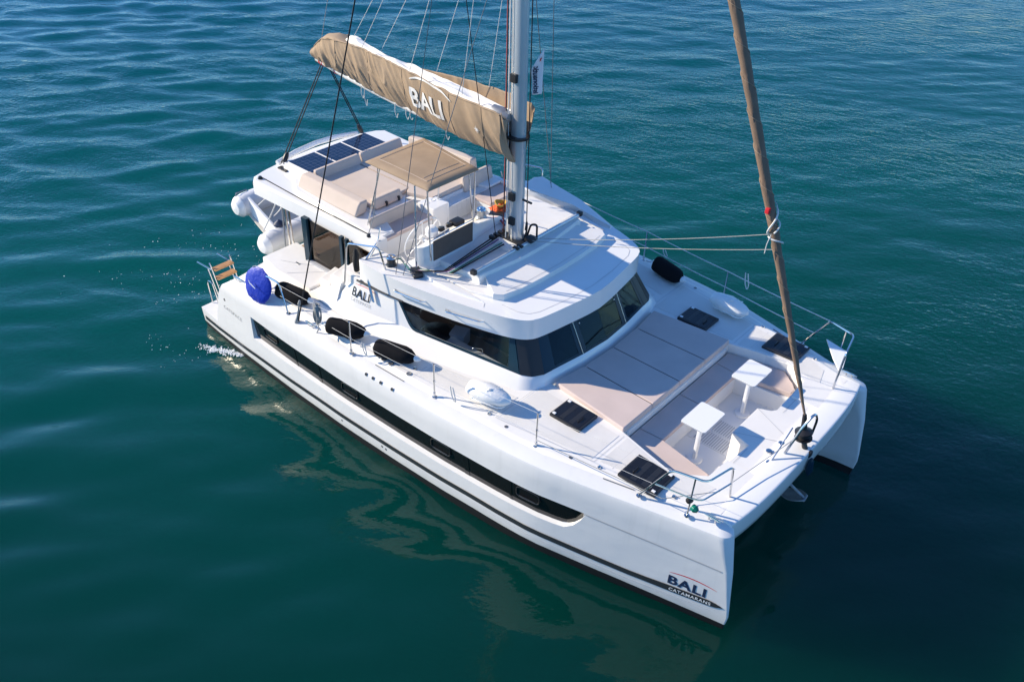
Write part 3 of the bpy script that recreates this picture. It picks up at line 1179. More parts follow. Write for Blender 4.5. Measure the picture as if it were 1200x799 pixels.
build_each(mb, 'roof_seam', M_SEAM, ROOF)

# cabin glazing: frames and panes
frames = MB()
panes = []
for s in (-1, 1):
    # frit band behind everything: top and bottom strips
    patch(frames, list(np.linspace(0, 5, 26)) + list(np.linspace(5.1, 6.1, 6)), 0.0, .075, s, .006, .014)
    patch(frames, list(np.linspace(0, 6.95, 40)), .955, 1.0, s, .006, .014)
    us = list(np.linspace(6.1, 6.93, 12))
    patch(frames, us, curve_lo, lambda u: min(1.0, curve_lo(u) + .09 + .10 * (u - 6.1)), s, .008, .014)
    # centre pane posts, corner pillar
    for u0, u1 in ((.84, .99), (1.02, 1.10), (1.72, 1.82), (4.0, 4.22)):
        patch(frames, [u0, (u0 + u1) / 2, u1], .0, 1.0, s, .006, .014, 2)
    patch(frames, list(np.linspace(1.80, 3.95, 12)), .0, 1.0, s, .010, .02, 2)
FR = frames.build('window_frame', M_FRIT, CAB, smooth=35)
for s in (-1, 1):
    mb = MB()
    patch(mb, list(np.linspace(2.0, 3.9, 10)), .0, 1.0, s, .014, .006, 2)
    mb.build('corner_pillar', M_BLACK, FR)
for s in (-1, 1):
    q = MB()
    patch(q, list(np.linspace(1.09, 1.73, 6)), .07, .96, s, .0, .008, 2)
    q.build('windscreen', M_GLASS, CAB)
    q = MB()
    patch(q, list(np.linspace(4.2, 6.9, 22)), lambda u: max(.07, curve_lo(u) + .05), .96, s, .0, .008, 2)
    q.build('side_window', M_GLASSS, CAB)
q = MB()
patch(q, list(np.linspace(0, .86, 6)), .07, .96, -1, .0, .008, 2)
patch(q, list(np.linspace(0, .86, 6)), .07, .96, 1, .0, .008, 2)
q.build('windscreen', M_GLASS, CAB)
q = MB()
for s, u in ((1, .80), (-1, .80)):
    p = wall(u, .86, s, .012)
    q.lathe([(0, .012), (.01, .010), (.012, .0)], p, p + Vector((1, 0, .4)), 10)
build_each(q, 'window_latch', M_WHITE, FR)
# bright line on the starboard and port joint of the centre pane
q = MB()
for s in (-1, 1):
    q.tube([wall(1.005, 0, s, .01), wall(1.005, 1, s, .01)], .0035, 6)
build_each(q, 'window_joint', M_STEEL, FR)

# black gutter at the start of the window band
q = MB()
for s in (-1, 1):
    q.tube([(4.42, s * 2.165, 2.52), (5.0, s * 2.165, 2.555), (5.5, s * 2.11, 2.562)], .02, 6)
build_each(q, 'gutter', M_BLACK, CAB)

# lettering on the coachroof side
for s in (-1, 1):
    d = 1 if s < 0 else -1
    x0 = 4.33 if s < 0 else 4.95

    def fs(u, v, s=s, d=d, x0=x0):
        x = x0 + d * u
        t = min(1, max(0, (2.14 + v - Z2_) / (Z3_ - Z2_)))
        yb = interp(-x, [-5.36, -4.45, -4.0], [2.13, 2.30, 2.28])
        yt = interp(-x, [-5.30, -4.45, -4.3], [2.10, 2.11, 2.08])
        return Vector((x, s * (yb + (yt - yb) * t + .012), 2.14 + v))
    text_mesh('BALI', .215, lambda u, v: fs(u, v + .085), 'lettering', M_BLACK, CAB, spacing=1.05, bold=.003)
    text_mesh('CATSPACE', .078, fs, 'lettering', M_GREYINK, CAB, spacing=1.3)
    arc_mesh([(.03 + q * .052, .27 + .045 * math.sin(math.pi * (q + 1) / 12)) for q in range(12)], .010, fs, 'logo_swoosh', M_RED, CAB)

# handrails on the roof sides
for s in (-1, 1):
    for x0, x1, y0, y1 in ((5.34, 5.97, 2.145, 2.06), (6.36, 7.03, 1.985, 1.82)):
        q = MB()
        q.tube(fillet([(x0, s * (y0 - .02), 2.74), (x0 + .05, s * (y0 + .045), 2.75), (x1 - .05, s * (y1 + .045), 2.75), (x1, s * (y1 - .02), 2.74)], .03), .013, 8)
        q.build('handrail', M_STEEL, CAB)

# saloon seen through the glass
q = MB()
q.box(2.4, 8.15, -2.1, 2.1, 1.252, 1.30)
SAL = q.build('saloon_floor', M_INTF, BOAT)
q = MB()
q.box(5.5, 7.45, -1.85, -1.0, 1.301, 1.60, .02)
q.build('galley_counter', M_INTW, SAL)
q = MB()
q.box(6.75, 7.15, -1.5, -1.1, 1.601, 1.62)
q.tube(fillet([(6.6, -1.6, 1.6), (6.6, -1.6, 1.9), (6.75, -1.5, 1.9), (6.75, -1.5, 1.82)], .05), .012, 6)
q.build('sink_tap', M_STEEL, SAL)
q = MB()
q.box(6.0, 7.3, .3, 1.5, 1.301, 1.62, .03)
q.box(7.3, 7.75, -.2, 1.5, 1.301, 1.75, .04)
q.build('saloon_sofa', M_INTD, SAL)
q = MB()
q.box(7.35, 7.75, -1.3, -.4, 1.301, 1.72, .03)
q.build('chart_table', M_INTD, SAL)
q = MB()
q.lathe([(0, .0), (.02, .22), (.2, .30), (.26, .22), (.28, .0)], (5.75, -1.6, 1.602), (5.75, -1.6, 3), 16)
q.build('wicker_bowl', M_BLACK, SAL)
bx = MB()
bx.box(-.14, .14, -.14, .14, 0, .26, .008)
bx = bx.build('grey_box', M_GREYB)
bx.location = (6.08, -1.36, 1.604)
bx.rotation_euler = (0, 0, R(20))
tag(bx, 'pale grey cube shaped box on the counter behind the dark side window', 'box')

pads = []
# ---- cockpit and saloon sides aft ------------------------------------
mb = MB()
for s in (-1, 1):
    mb.prism([(1.75, s * 1.45), (3.25, s * 1.62), (3.25, s * 2.34), (2.3, s * 2.36), (1.75, s * 2.25)], 1.2, 1.905, .03, 2, top_only=True)
    mb.prism([(1.28, s * 1.3), (1.9, s * 1.3), (1.9, s * 2.6), (1.52, s * 2.75)], .8, 1.55, .03, 2, top_only=True)
    # treads up to the flybridge, and the low wall outside them
    for k, (x0, x1, zt) in enumerate(((3.22, 3.62, 2.08), (3.55, 3.98, 2.30), (3.91, 4.50, 2.56))):
        mb.prism([(x0, s * 1.68), (x1, s * 1.68), (x1, s * 2.16), (x0 + .12, s * 2.16)], 1.7, zt, .022, 2)
        pads.append([(x0 + .05, s * 1.73), (x1 - .05, s * 1.73), (x1 - .05, s * 2.11), (x0 + .15, s * 2.11), zt])
    w = []
    for x, z in ((3.25, 1.84), (4.03, 1.84), (4.03, 2.30), (3.72, 2.10)):
        w.append((x, z))
    yo_ = lambda z: interp(z, [1.84, 2.05, 2.5], [2.40, 2.295, 2.15])
    A = [mb.bm.verts.new((x, s * yo_(z), z)) for x, z in w]
    B = [mb.bm.verts.new((x, s * 2.10, z)) for x, z in w]
    mb.face(A)
    mb.face(B[::-1])
    for i in range(len(w)):
        k = (i + 1) % len(w)
        mb.face([A[i], B[i], B[k], A[k]])
mb.box(1.3, 1.45, -1.5, 1.5, 1.0, 1.5, .02)
COCK = mb.build('cockpit_coaming', M_DECK, BOAT, smooth=35)
for pd in pads:
    q = MB()
    q.prism(pd[:4], pd[4] - .01, pd[4] + .004)
    q.build('tread_pad', M_PAD, COCK)
q = MB()
q.box(1.32, 3.3, -1.5, 1.5, 1.252, 1.27)
q.build('cockpit_sole', M_TEAK, COCK)
q = MB()
q.box(1.5, 2.05, -1.45, 1.45, 1.27, 1.62, .04)
q.build('cockpit_seat', M_CANV, COCK)
q = MB()
q.box(2.6, 3.8, -.6, .5, 1.9, 1.94, .01)
q.box(3.1, 3.2, -.1, 0, 1.27, 1.9)
q.build('cockpit_table', M_INTW, COCK)
for s in (-1, 1):
    q = MB()
    q.prism([(2.50, s * 1.70), (4.30, s * 1.70), (4.30, s * 1.715), (2.50, s * 1.715)], 1.93, 2.80)
    pw = q.build('saloon_window', M_GLASSD, COCK)
    q = MB()
    q.box(2.42, 2.56, min(s * 1.66, s * 1.76), max(s * 1.66, s * 1.76), 1.9, 2.82)
    q.box(3.46, 3.53, min(s * 1.67, s * 1.74), max(s * 1.67, s * 1.74), 1.9, 2.82)
    q.box(3.62, 3.66, min(s * 1.67, s * 1.74), max(s * 1.67, s * 1.74), 1.9, 2.82)
    build_each(q, 'window_post', M_FRIT, pw)
    q = MB()
    q.box(2.5, 3.5, min(s * 1.64, s * 1.78), max(s * 1.64, s * 1.78), 1.90, 1.945)
    q.build('window_track', M_SEAM, pw)
    q = MB()
    for x in (1.58, 1.70):
        q.tube([(x, s * 1.5, 1.55), (x - .03, s * 1.5, 2.75)], .022, 8)
    build_each(q, 'roof_post', M_STEEL, COCK)
    q = MB()
    q.tube([(1.05, s * 1.2, 2.62), (1.35, s * 1.45, 1.62)], .016, 6)
    q.build('davit_tackle', M_RGRY, COCK)
# locker lid with hinges
q = MB()
for x, y in ((2.42, -1.95), (2.78, -1.72)):
    q.box(x - .05, x + .05, y - .018, y + .018, 1.905, 1.918, .004)
build_each(q, 'locker_hinge', M_STEEL, COCK)
mb = MB()
poly_seam([(2.1, -2.1, 1.909), (2.42, -1.95, 1.909), (2.95, -1.62, 1.909)])
poly_seam([(2.55, -2.3, 1.909), (3.05, -1.75, 1.909)])
build_each(mb, 'locker_seam', M_SEAM, COCK)

# ---- flybridge --------------------------------------------------------
fly_half = [(.52, 0), (.56, .7), (.66, 1.35), (.74, 1.60), (.95, 1.74), (2.2, 1.70), (3.6, 1.66), (4.36, 1.70)]
pf = [(x, -y) for x, y in fly_half[::-1]] + fly_half[1:]
fb = MB()
tmp = bmesh.new()
rings = []
for z, d in ((2.70, .10), (2.74, .02), (2.84, -.02), (2.98, .03), (3.03, .09)):
    rings.append([(x + (d if x < .9 else 0), y - math.copysign(min(d, abs(y)), y) if abs(y) > 1e-6 else 0, z) for x, y in pf])
fb.loft(rings)
tmp.free()
FLY = fb.build('flybridge', M_GEL, BOAT, smooth=40)
fb = MB()
# aft rim bar, coaming bases under the seats
fb.tube([(.80, -1.02, 3.10), (.76, -.5, 3.17), (.74, 0, 3.19), (.76, .5, 3.17), (.80, 1.02, 3.10)], .055, 8)
fb.prism([(.98, -1.02), (1.93, -1.02), (1.93, 1.02), (.98, 1.02)], 2.95, 3.19, .02)
for s in (-1, 1):
    fb.prism([(1.35, s * 1.08), (1.9, s * 1.06), (4.02, s * 1.06), (4.36, s * 1.22), (4.36, s * 1.60), (2.0, s * 1.50)], 2.95, lambda x, y: interp(x, [1.3, 2.0, 4.3], [3.06, 3.13, 3.08]), .03, 3, top_only=True)
fb.prism([(1.94, -1.06), (3.62, -1.06), (3.62, -.25), (4.12, -.05), (4.12, 1.06), (1.94, 1.06)], 2.9, 3.10, .02)
fb.box(3.62, 4.0, -1.06, -.30, 2.6, 3.12, .015)     # back of the helm bench
fb.box(4.0, 4.40, -1.47, -.32, 2.56, 2.98, .015)     # helm bench base
fb.box(4.0, 4.42, -.315, .10, 2.56, 3.17, .02)        # cup holder locker
fb.box(4.30, 5.3, -1.64, 1.58, 2.54, 2.60)            # helm floor
fb.box(4.12, 4.82, .10, .79, 2.56, 2.70, .02)
fb.box(4.12, 4.80, .80, 1.58, 2.56, 2.96, .02)        # port seat base
fb.prism([(4.80, 1.66), (4.10, 1.66), (4.10, 1.58), (4.86, 1.58)], 2.6, 3.08, .02)
fb.box(4.29, 4.45, -1.715, -1.45, 2.52, 3.075, .03)
fb.build('fly_moulding', M_GEL, FLY, smooth=40)
q = MB()
for s, in ((1,),):
    for y in (-.22, -.06):
        q.lathe([(0, .045), (.006, .05), (.008, .035), (.002, .03)], (4.14, y, 3.17), (4.14, y, 4), 14)
build_each(q, 'cup_holder', M_WHITE, FLY)

# solar panels
for i in range(3):
    y0 = -.985 + i * .663
    q = MB()
    q.box(0, .72, 0, .645, 0, .03, .004)
    sp = q.build('solar_panel', M_WHITE, FLY)
    sp.location = (1.10, y0, 3.19)
    q = MB()
    q.box(.012, .708, .012, .633, .03, .034)
    pc = q.build('solar_cells', M_SOLAR, sp)

# fly cushions
def cushion(name, fn, m=M_CUSHL):
    q = MB()
    fn(q)
    return q.build(name, m, FLY, smooth=50)


def slab(q, p0, p1, w0, thick, height, lean, bev=.035):
    """backrest: along p0->p1, leaning by 'lean' metres sideways at the top"""
    p0, p1 = Vector(p0), Vector(p1)
    d = (p1 - p0).normalized()
    nrm = Vector((-d.y, d.x, 0))
    tmp = MB()
    L = (p1 - p0).length
    tmp.box(0, L, -thick / 2, thick / 2, 0, height, bev, 3)
    for v in tmp.bm.verts:
        t = v.co.z / height
        c = p0 + d * v.co.x + nrm * (v.co.y * (1 - .25 * t) + lean * t)
        v.co = (c.x, c.y, p0.z + (p1.z - p0.z) * v.co.x / L + v.co.z)
    mp = {v: q.bm.verts.new(v.co) for v in tmp.bm.verts}
    for f in tmp.bm.faces:
        q.face([mp[v] for v in f.verts])
    tmp.bm.free()


cushion('sunpad_cushion', lambda q: q.prism([(2.0, -1.0), (3.50, -1.0), (3.50, -.02), (2.0, -.02)], 3.10, 3.18, .02, 3))
cushion('sunpad_cushion', lambda q: q.prism([(2.0, 0.0), (3.50, 0.0), (3.56, -.18), (4.08, .0), (4.08, 1.02), (2.0, 1.02)], 3.10, 3.18, .02, 3))
cushion('backrest', lambda q: slab(q, (2.03, -1.02, 3.14), (2.03, .06, 3.14), 0, .12, .20, .07))
cushion('backrest', lambda q: slab(q, (2.03, .09, 3.14), (2.03, 1.16, 3.14), 0, .12, .20, .07))
cushion('backrest', lambda q: slab(q, (1.85, -1.25, 3.07), (3.56, -1.28, 3.09), 0, .27, .25, .10, .05))
cushion('backrest', lambda q: slab(q, (2.10, 1.36, 3.10), (3.80, 1.42, 3.14), 0, .22, .27, -.02))
cushion('backrest', lambda q: slab(q, (3.60, -1.0, 3.14), (3.60, -.34, 3.14), 0, .15, .17, .06))
cushion('helm_backrest', lambda q: slab(q, (4.02, -1.45, 2.99), (4.02, -.36, 2.99), 0, .08, .26, .04))
cushion('helm_cushion', lambda q: q.box(4.05, 4.42, -1.46, -.33, 2.975, 3.04, .015, 3), M_CUSH)
cushion('companion_cushion', lambda q: q.box(4.16, 4.80, .80, 1.57, 2.955, 3.02, .015, 3), M_CUSH)
cushion('companion_backrest', lambda q: slab(q, (4.12, .78, 3.02), (4.12, 1.58, 3.02), 0, .12, .30, .05))
q = MB()
for y in (-.75, -.45):
    q.box(3.64, 3.68, y - .02, y + .02, 3.14, 3.22)
for x in (2.1, 2.6, 3.1):
    q.box(x - .02, x + .02, -1.30, -1.26, 3.08, 3.15)
build_each(q, 'backrest_clip', M_BLACK, FLY)

# clear vinyl side curtain hanging in loose folds
q = MB()
n = 26
rows = []
for k in range(6):
    z = 2.66 + .09 * k
    rows.append([(4.42 + .02 * math.sin(i * 1.9 + k * .5) + .008 * math.sin(i * 3.7), .02 + 1.0 * i / n * (.98 - .0 * k), z) for i in range(n + 1)])
q.loft(rows, closed=False)
q.build('vinyl_curtain', M_VINYL, FLY)

# ---- helm console, wheel, winches ------------------------------------
q = MB()
q.prism([(5.34, -1.66), (5.50, -1.62), (5.63, -1.54), (5.63, -.57), (5.56, -.40), (5.50, .32), (5.16, .32), (5.24, -.5)], 2.55, lambda x, y: interp(y, [-1.7, -1.5, -.55, -.3], [3.40, 3.50, 3.52, 3.26]) - .12 * (5.63 - x) / .4, .03, 3, top_only=True)
CON = q.build('helm_console', M_GEL, BOAT, smooth=40)
q = MB()
q.box(5.628, 5.645, -1.515, -.585, 3.14, 3.505, .004)
q.build('console_cover', M_CANVD, CON)
q = MB()
for y, r in ((-1.05, .06), (-.86, .06)):
    q.lathe([(0, r), (.05, r), (.06, r * .8)], (5.36, y, 3.42), (5.32, y, 3.6), 14)
q.box(5.30, 5.48, -.82, -.60, 3.42, 3.50, .02)
build_each(q, 'instrument', M_BLACK, CON)
q = MB()
q.lathe([(0, .10), (.1, .11), (.16, .06), (.17, 0)], (5.30, -1.22, 3.38), (5.30, -1.22, 4), 14)
q.build('compass_cover', M_WHITE, CON)
q = MB()
C_ = Vector((4.97, -1.12, 3.14))
ax = Vector((-1, -.0, .25)).normalized()
u_ = Vector((0, 1, 0))
w_ = ax.cross(u_).normalized()
P = [C_ + (u_ * math.cos(t) + w_ * math.sin(t)) * .41 for t in np.linspace(0, 2 * math.pi, 33)]
q.tube(P, .011, 8, caps=False)
for k in range(6):
    t = k * math.pi / 3 + .3
    q.tube([C_, C_ + (u_ * math.cos(t) + w_ * math.sin(t)) * .41], .008, 6)
q.lathe([(0, .06), (.04, .05), (.05, .0)], C_, C_ + ax, 12)
q.tube([C_, C_ - ax * .16], .03, 8)
q.build('steering_wheel', M_WHITE, CON)


def winch(x, y, z, m=M_HATCHF, sc=1.0):
    q = MB()
    q.lathe([(0, .10 * sc), (.03, .105 * sc), (.05, .085 * sc), (.10, .07 * sc), (.15, .078 * sc), (.165, .09 * sc), (.18, .088 * sc)], (x, y, z), (x, y, z + 1), 18)
    o = q.build('winch', m, BOAT)
    q = MB()
    q.lathe([(.18 , .088 * sc), (.195, .08 * sc), (.20, .04 * sc), (.215, .03 * sc), (.216, 0)], (x, y, z), (x, y, z + 1), 18)
    q.build('winch_top', M_STEEL, o)
    return o


winch(4.98, -1.86, 2.90)
winch(5.28, .02, 3.20, M_GALV)
q = MB()
for (x, y, z, a) in ((5.50, -1.78, 2.92, -.5), (5.30, -.02 + .42, 3.07, .5)):
    q.box(-.13, .13, -.08, .08, 0, .10, .02, M=Matrix.Translation((x, y, z)) @ Matrix.Rotation(a, 4, 'Z'))
build_each(q, 'rope_clutch', M_HATCHF, BOAT)

# ---- bimini over the helm --------------------------------------------
B_ = [(4.12, -1.56), (5.60, -1.56), (5.62, -.44), (4.12, -.22)]
q = MB()
nn = 14
ZB = 4.45
def bim(u, v):
    a = Vector(B_[0]).lerp(Vector(B_[1]), u)
    b = Vector(B_[3]).lerp(Vector(B_[2]), u)
    p = a.lerp(b, v)
    e = min(u, 1 - u, v, 1 - v)
    z = ZB - .05 * max(0, 1 - e / .07) ** 2
    return Vector((p.x, p.y, z + .025 * math.sin(math.pi * u) * math.sin(math.pi * v)))
us = [0, .015, .04, .08] + list(np.linspace(.14, .86, nn)) + [.92, .96, .985, 1]
q.loft([[bim(u, v) for v in us] for u in us], closed=False)
CANO = q.build('bimini_canopy', M_CANV, BOAT, smooth=60)
md = CANO.modifiers.new('thickness', 'SOLIDIFY')
md.thickness = .014
md.offset = 1
q = MB()     # sewn panel in the middle
q.loft([[bim(u, v) + Vector((0, 0, .016)) for v in np.linspace(.16, .84, 6)] for u in np.linspace(.16, .80, 8)], closed=False)
q.build('canopy_panel', M_CANV, CANO)
q = MB()
for a, b in (((.12, .12), (.12, .88)), ((.88, .12), (.88, .88)), ((.12, .12), (.88, .12)), ((.12, .88), (.88, .88)), ((.80, .16), (.80, .84))):
    q.tube([bim(a[0] + (b[0] - a[0]) * t, a[1] + (b[1] - a[1]) * t) + Vector((0, 0, .017)) for t in np.linspace(0, 1, 12)], .003, 4)
q.build('canopy_seam', M_CUSHL, CANO)
q = MB()
fr = [bim(*p) - Vector((0, 0, .03)) for p in ((.03, .03), (.97, .03), (.97, .97), (.03, .97), (.03, .03))]
q.tube(fillet(fr, .08), .014, 8)
for a, b in (((5.56, -1.55, 4.41), (5.62, -1.56, 3.16)), ((5.58, -.47, 4.41), (5.60, -.54, 3.2)), ((5.30, -1.57, 4.40), (5.46, -1.74, 2.95)),
             ((5.36, -.40, 4.40), (5.45, -.36, 3.2)), ((4.45, -1.53, 4.41), (3.95, -1.46, 3.13)), ((4.62, -.30, 4.41), (4.18, .04, 3.18))):
    q.tube([a, b], .014, 8)
q.tube([(5.62, -1.56, 3.52), (5.60, -.54, 3.52)], .008, 6)
q.build('bimini_frame', M_STEEL, BOAT)

# ---- mast, boom, sail cover ------------------------------------------
mx = lambda z: 6.12 - .025 * (z - 3.1)
q = MB()
rings = []
for z in (3.13, 5, 8, 12, 16, 18.2):
    rings.append([(mx(z) + .145 * math.cos(t), .10 * math.sin(t), z) for t in np.linspace(0, 2 * math.pi, 25)[:-1]])
q.loft(rings)
MAST = q.build('mast', M_ALU, BOAT, smooth=60)
q = MB()
q.box(mx(4) - .19, mx(4) - .15, -.02, .02, 3.2, 18, .006)
q.build('mast_track', M_ALUW, MAST)
q = MB()
q.prism([(mx(3.1) - .25, -.17), (mx(3.1) + .22, -.17), (mx(3.1) + .22, .17), (mx(3.1) - .25, .17)], 3.12, 3.18, .02)
q.lathe([(0, .19), (.04, .19)], (mx(5.0), 0, 4.98), (mx(5.0), 0, 6), 20)
for k, (dy, dz) in enumerate(((-.12, 3.45), (-.125, 3.9), (.12, 3.6), (-.12, 5.9))):
    q.box(mx(dz) - .07, mx(dz) + .05, dy - .03, dy + .03, dz, dz + .14, .012)
q.box(mx(4) + .10, mx(4) + .34, -.03, .0, 3.92, 3.95, .004)
for k in range(6):
    y = -.30 + .11 * k
    q.box(mx(3) - .34, mx(3) - .24, y - .035, y + .035, 3.14, 3.205, .01)
build_each(q, 'mast_fitting', M_BLACK, MAST)
q = MB()
q.tube(fillet([(6.25, .12, 3.15), (6.30, .16, 3.42), (6.42, .18, 3.46), (6.46, .14, 3.2)], .08), .018, 8)
q.tube(fillet([(6.28, .02, 3.15), (6.30, .06, 3.36), (6.26, .1, 3.50), (6.22, .12, 3.3)], .06), .016, 8)
build_each(q, 'rope_tail', M_RBLK, MAST)
q = MB()
for s in (-1, 1):
    for z in (8.6, 12.6):
        q.tube([(mx(z), 0, z), (mx(z) - .35, s * 1.15, z + .04)], .03, 8)
build_each(q, 'spreader', M_ALU, MAST)

BSW = R(5.0)                 # the boom is let off a little to port
BX0 = .42                    # aft end of the boom, measured along it


def BX(x, y, z):
    return Vector((6.0 - math.cos(BSW) * (6 - x) + math.sin(BSW) * y, math.sin(BSW) * (6 - x) + math.cos(BSW) * y, z))


def swing(o):
    o.rotation_euler = (0, 0, -BSW)
    o.location = (6 - 6 * math.cos(BSW), 6 * math.sin(BSW), 0)


zb = lambda x: interp(x, [.38, 1.3, 2.65, 3.88, 5.23, 5.95], [4.68, 4.60, 4.56, 4.555, 4.62, 4.68])
q = MB()
xs = np.linspace(BX0, 5.92, 12)
q.tube([(x, 0, zb(x) + .07) for x in xs], .10, 14, rb=.085)
BOOM = q.build('boom', M_ALUW, BOAT, smooth=60)
swing(BOOM)
q = MB()
for x, w in ((.54, .05), (.64, .02), (1.06, .018)):
    q.lathe([(0, .103), (w, .103)], (x, 0, zb(x) + .07), (x + 1, 0, zb(x) + .03), 16)
build_each(q, 'boom_mark', M_RED, BOOM)
q = MB()
q.box(5.88, 6.0, -.05, .05, 4.62, 4.86, .01)
q.box(BX0 - .04, BX0 + .04, -.07, .07, zb(.4) - .02, zb(.4) + .15, .015)
build_each(q, 'boom_fitting', M_BLACK, BOOM)

ztopS = lambda x: interp(x, [.35, .60, .86, 1.17, 1.8, 2.52, 3.72, 4.83, 5.76, 6.1], [4.90, 5.10, 5.27, 5.36, 5.42, 5.46, 5.46, 5.42, 5.45, 5.42])
ztopP = lambda x: interp(x, [.35, .60, .86, 1.17, 1.8, 2.5, 3.15, 4.3, 5.57, 6.1], [4.90, 5.10, 5.27, 5.34, 5.30, 5.24, 5.25, 5.38, 5.47, 5.44])
zlow = lambda x: zb(x) + interp(x, [.35, 1.2, 2.4, 3.4, 4.5, 6], [.10, .11, .09, .05, -.02, -.06])
XB0 = .36


def bag_pt(x, v, s):
    """sail cover skin: v 0 at the boom, 1 at the top hem"""
    z0, z1 = zlow(x), (ztopS(x) if s < 0 else ztopP(x))
    wtop = interp(x, [.35, .9, 2.0, 3.0, 4.5, 6.1], [.10, .20, .20, .26, .34, .36])
    y = .10 + (wtop - .10) * (v ** .8) + .10 * math.sin(math.pi * v) * .55
    z = z0 + (z1 - z0) * v
    # creases: diagonal pulls from lashings, deeper low down and aft
    p = Vector((x * 3.1 + z * 1.2, z * 1.1 - x * .4, s * 3.0))
    w = noise.noise(p) * .055 + noise.noise(Vector((x * 8.0 + z * 4.0, z * 2.0, s * 2.0))) * .022
    w += .026 * math.sin((x * 1.0 + z * .35) * 15 + 2.2 * noise.noise(Vector((x * 2, z * 2, 1)))) * (1 - v) ** .7 * (.4 + .6 * noise.noise(Vector((x * 1.3, 4, 2))))
    rg = 1 - abs(noise.noise(Vector((x * 4.2 + z * 3.0, z * 1.1 - x * .25, s * 4.0)))) * 1.5
    rg2 = 1 - abs(noise.noise(Vector((x * 9.0 + z * 7.0, z * 2.0 - x * .6, s * 9.0)))) * 1.5
    w += (.030 * max(0, rg) ** 7 + .009 * max(0, rg2) ** 6) * interp(x, [.4, 1.2, 3.0, 3.6, 5.1, 6], [.5, 1.0, .9, .12, .12, .35])
    y += w * (1 - .55 * v) * interp(x, [.4, 3.3, 5.2, 6], [1.5, 1.3, .6, 1.0])
    return Vector((x, s * y, z + .02 * noise.noise(Vector((x * 4, s * 5, 2))) * v))


q = MB()
xs = list(np.linspace(XB0, 6.02, 260))
vs = list(np.linspace(0, 1, 40))
rows = []
for x in xs:
    rows.append([bag_pt(x, v, -1) for v in vs[::-1]] + [bag_pt(x, v, 1) for v in vs])
q.loft(rows, closed=False)
# peaked aft end folded over the sail
rowa = []
for k in range(7):
    t = k / 6
    x = XB0 - .06 * math.sin(math.pi * t)
    y = -.12 + .24 * t
    rowa.append([(x - .05 * math.sin(math.pi * j / 4), y, zlow(XB0) + (4.93 - zlow(XB0)) * j / 4) for j in range(5)])
q.loft(rowa, closed=False)
rowc = []
for x in np.linspace(XB0, 1.95, 22):
    zt, zp = ztopS(x), ztopP(x)
    wt = interp(x, [.35, .9, 2.0], [.10, .20, .20])
    sg = interp(x, [.36, 1.1, 1.55, 1.95], [.05, .06, -.01, -.10])
    rowc.append([(x, -wt + 2 * wt * k / 6, zt + (zp - zt) * k / 6 + sg * math.sin(math.pi * k / 6) + .02 * noise.noise(Vector((x * 5, k, 0)))) for k in range(7)])
q.loft(rowc, closed=False)
# front hem around the mast
for s in (-1, 1):
    rowf = []
    for k in range(8):
        t = k / 7
        rowf.append([(6.02 + .10 * t - .04 * math.sin(v * 3), s * (bag_pt(6.02, v, 1).y * (1 - .25 * t ** 2) + .03 * math.sin(5 * v + 4 * t)), zlow(6.02) - .03 * t * (1 - v) + (5.46 - .12 * t - zlow(6.02)) * v) for v in np.linspace(0, 1, 12)])
    q.loft(rowf, closed=False)
BAG = q.build('sail_cover', M_CANV, BOAT, smooth=70, weld=False)
swing(BAG)
md = BAG.modifiers.new('thickness', 'SOLIDIFY')
md.thickness = .012
md.offset = -1

q = MB()     # flaked sail inside the cover
rows = []
for x in np.linspace(1.3, 5.95, 60):
    h = interp(x, [1.3, 1.5, 1.75, 2.15, 2.5, 4.0, 5.0, 5.95], [5.24, 5.42, 5.50, 5.38, 5.38, 5.38, 5.36, 5.32])
    wd = interp(x, [1.3, 1.9, 2.8, 4.5, 6], [.10, .13, .17, .25, .24])
    r_ = []
    for k in range(15):
        t = k / 14
        a = math.pi * t
        b = .022 * math.sin(k * 2.6 + 3 * noise.noise(Vector((x * 1.2, 0, 0)))) + .04 * noise.noise(Vector((x * 2.5, k * .5, 3)))
        r_.append((x, -wd * math.cos(a) * (.45 + .55 * math.sin(a)), zb(x) + .38 + (h - zb(x) - .38) * math.sin(a) ** .5 + b))
    rows.append(r_)
q.loft(rows, closed=False)
swing(q.build('mainsail', M_SAIL, BOAT, smooth=60))
q = MB()
q.lathe([(0, .02), (.03, .10), (.2, .13), (.36, .10), (.4, .02)], (5.62, -.18, 5.36), (5.98, -.10, 5.28), 14)
swing(q.build('headboard_car', M_GALV, BOAT))

# white lettering on the cover, starboard face
def fbag(u, v, x0=3.69, z0=4.845):
    sh = (v) * .12
    x = x0 + u + sh * 0
    vv = (z0 + v - zlow(x)) / (ztopS(x) - zlow(x))
    p = bag_pt(x, min(max(vv, 0), 1), -1)
    return Vector((p.x, p.y - .014, p.z))
cu_ = text_mesh('BALI', .50, lambda u, v: fbag(u, v), 'lettering', M_SAIL, BAG, spacing=1.0, bold=.012, sx=.92, fine=True)
arc_mesh([(.02 + q_ * .031, .42 + .17 * math.sin(math.pi * (q_ * .45 + 3.2) / 20)) for q_ in range(37)], .045, lambda u, v: fbag(u, v), 'logo_swoosh', M_SAIL, BAG)
q = MB()
cx_, cz_ = 5.42, 4.98
pts_ = []
for k in range(16):
    r_ = (.085 if k % 4 == 0 else .06) if k % 2 == 0 else .022
    a = 2 * math.pi * k / 16
    x = cx_ + r_ * math.cos(a)
    z = cz_ + r_ * math.sin(a)
    p = bag_pt(x, (z - zlow(x)) / (ztopS(x) - zlow(x)), -1)
    pts_.append(q.bm.verts.new((p.x, p.y - .012, p.z)))
q.face(pts_)
q.build('star_emblem', M_SAIL, BAG)

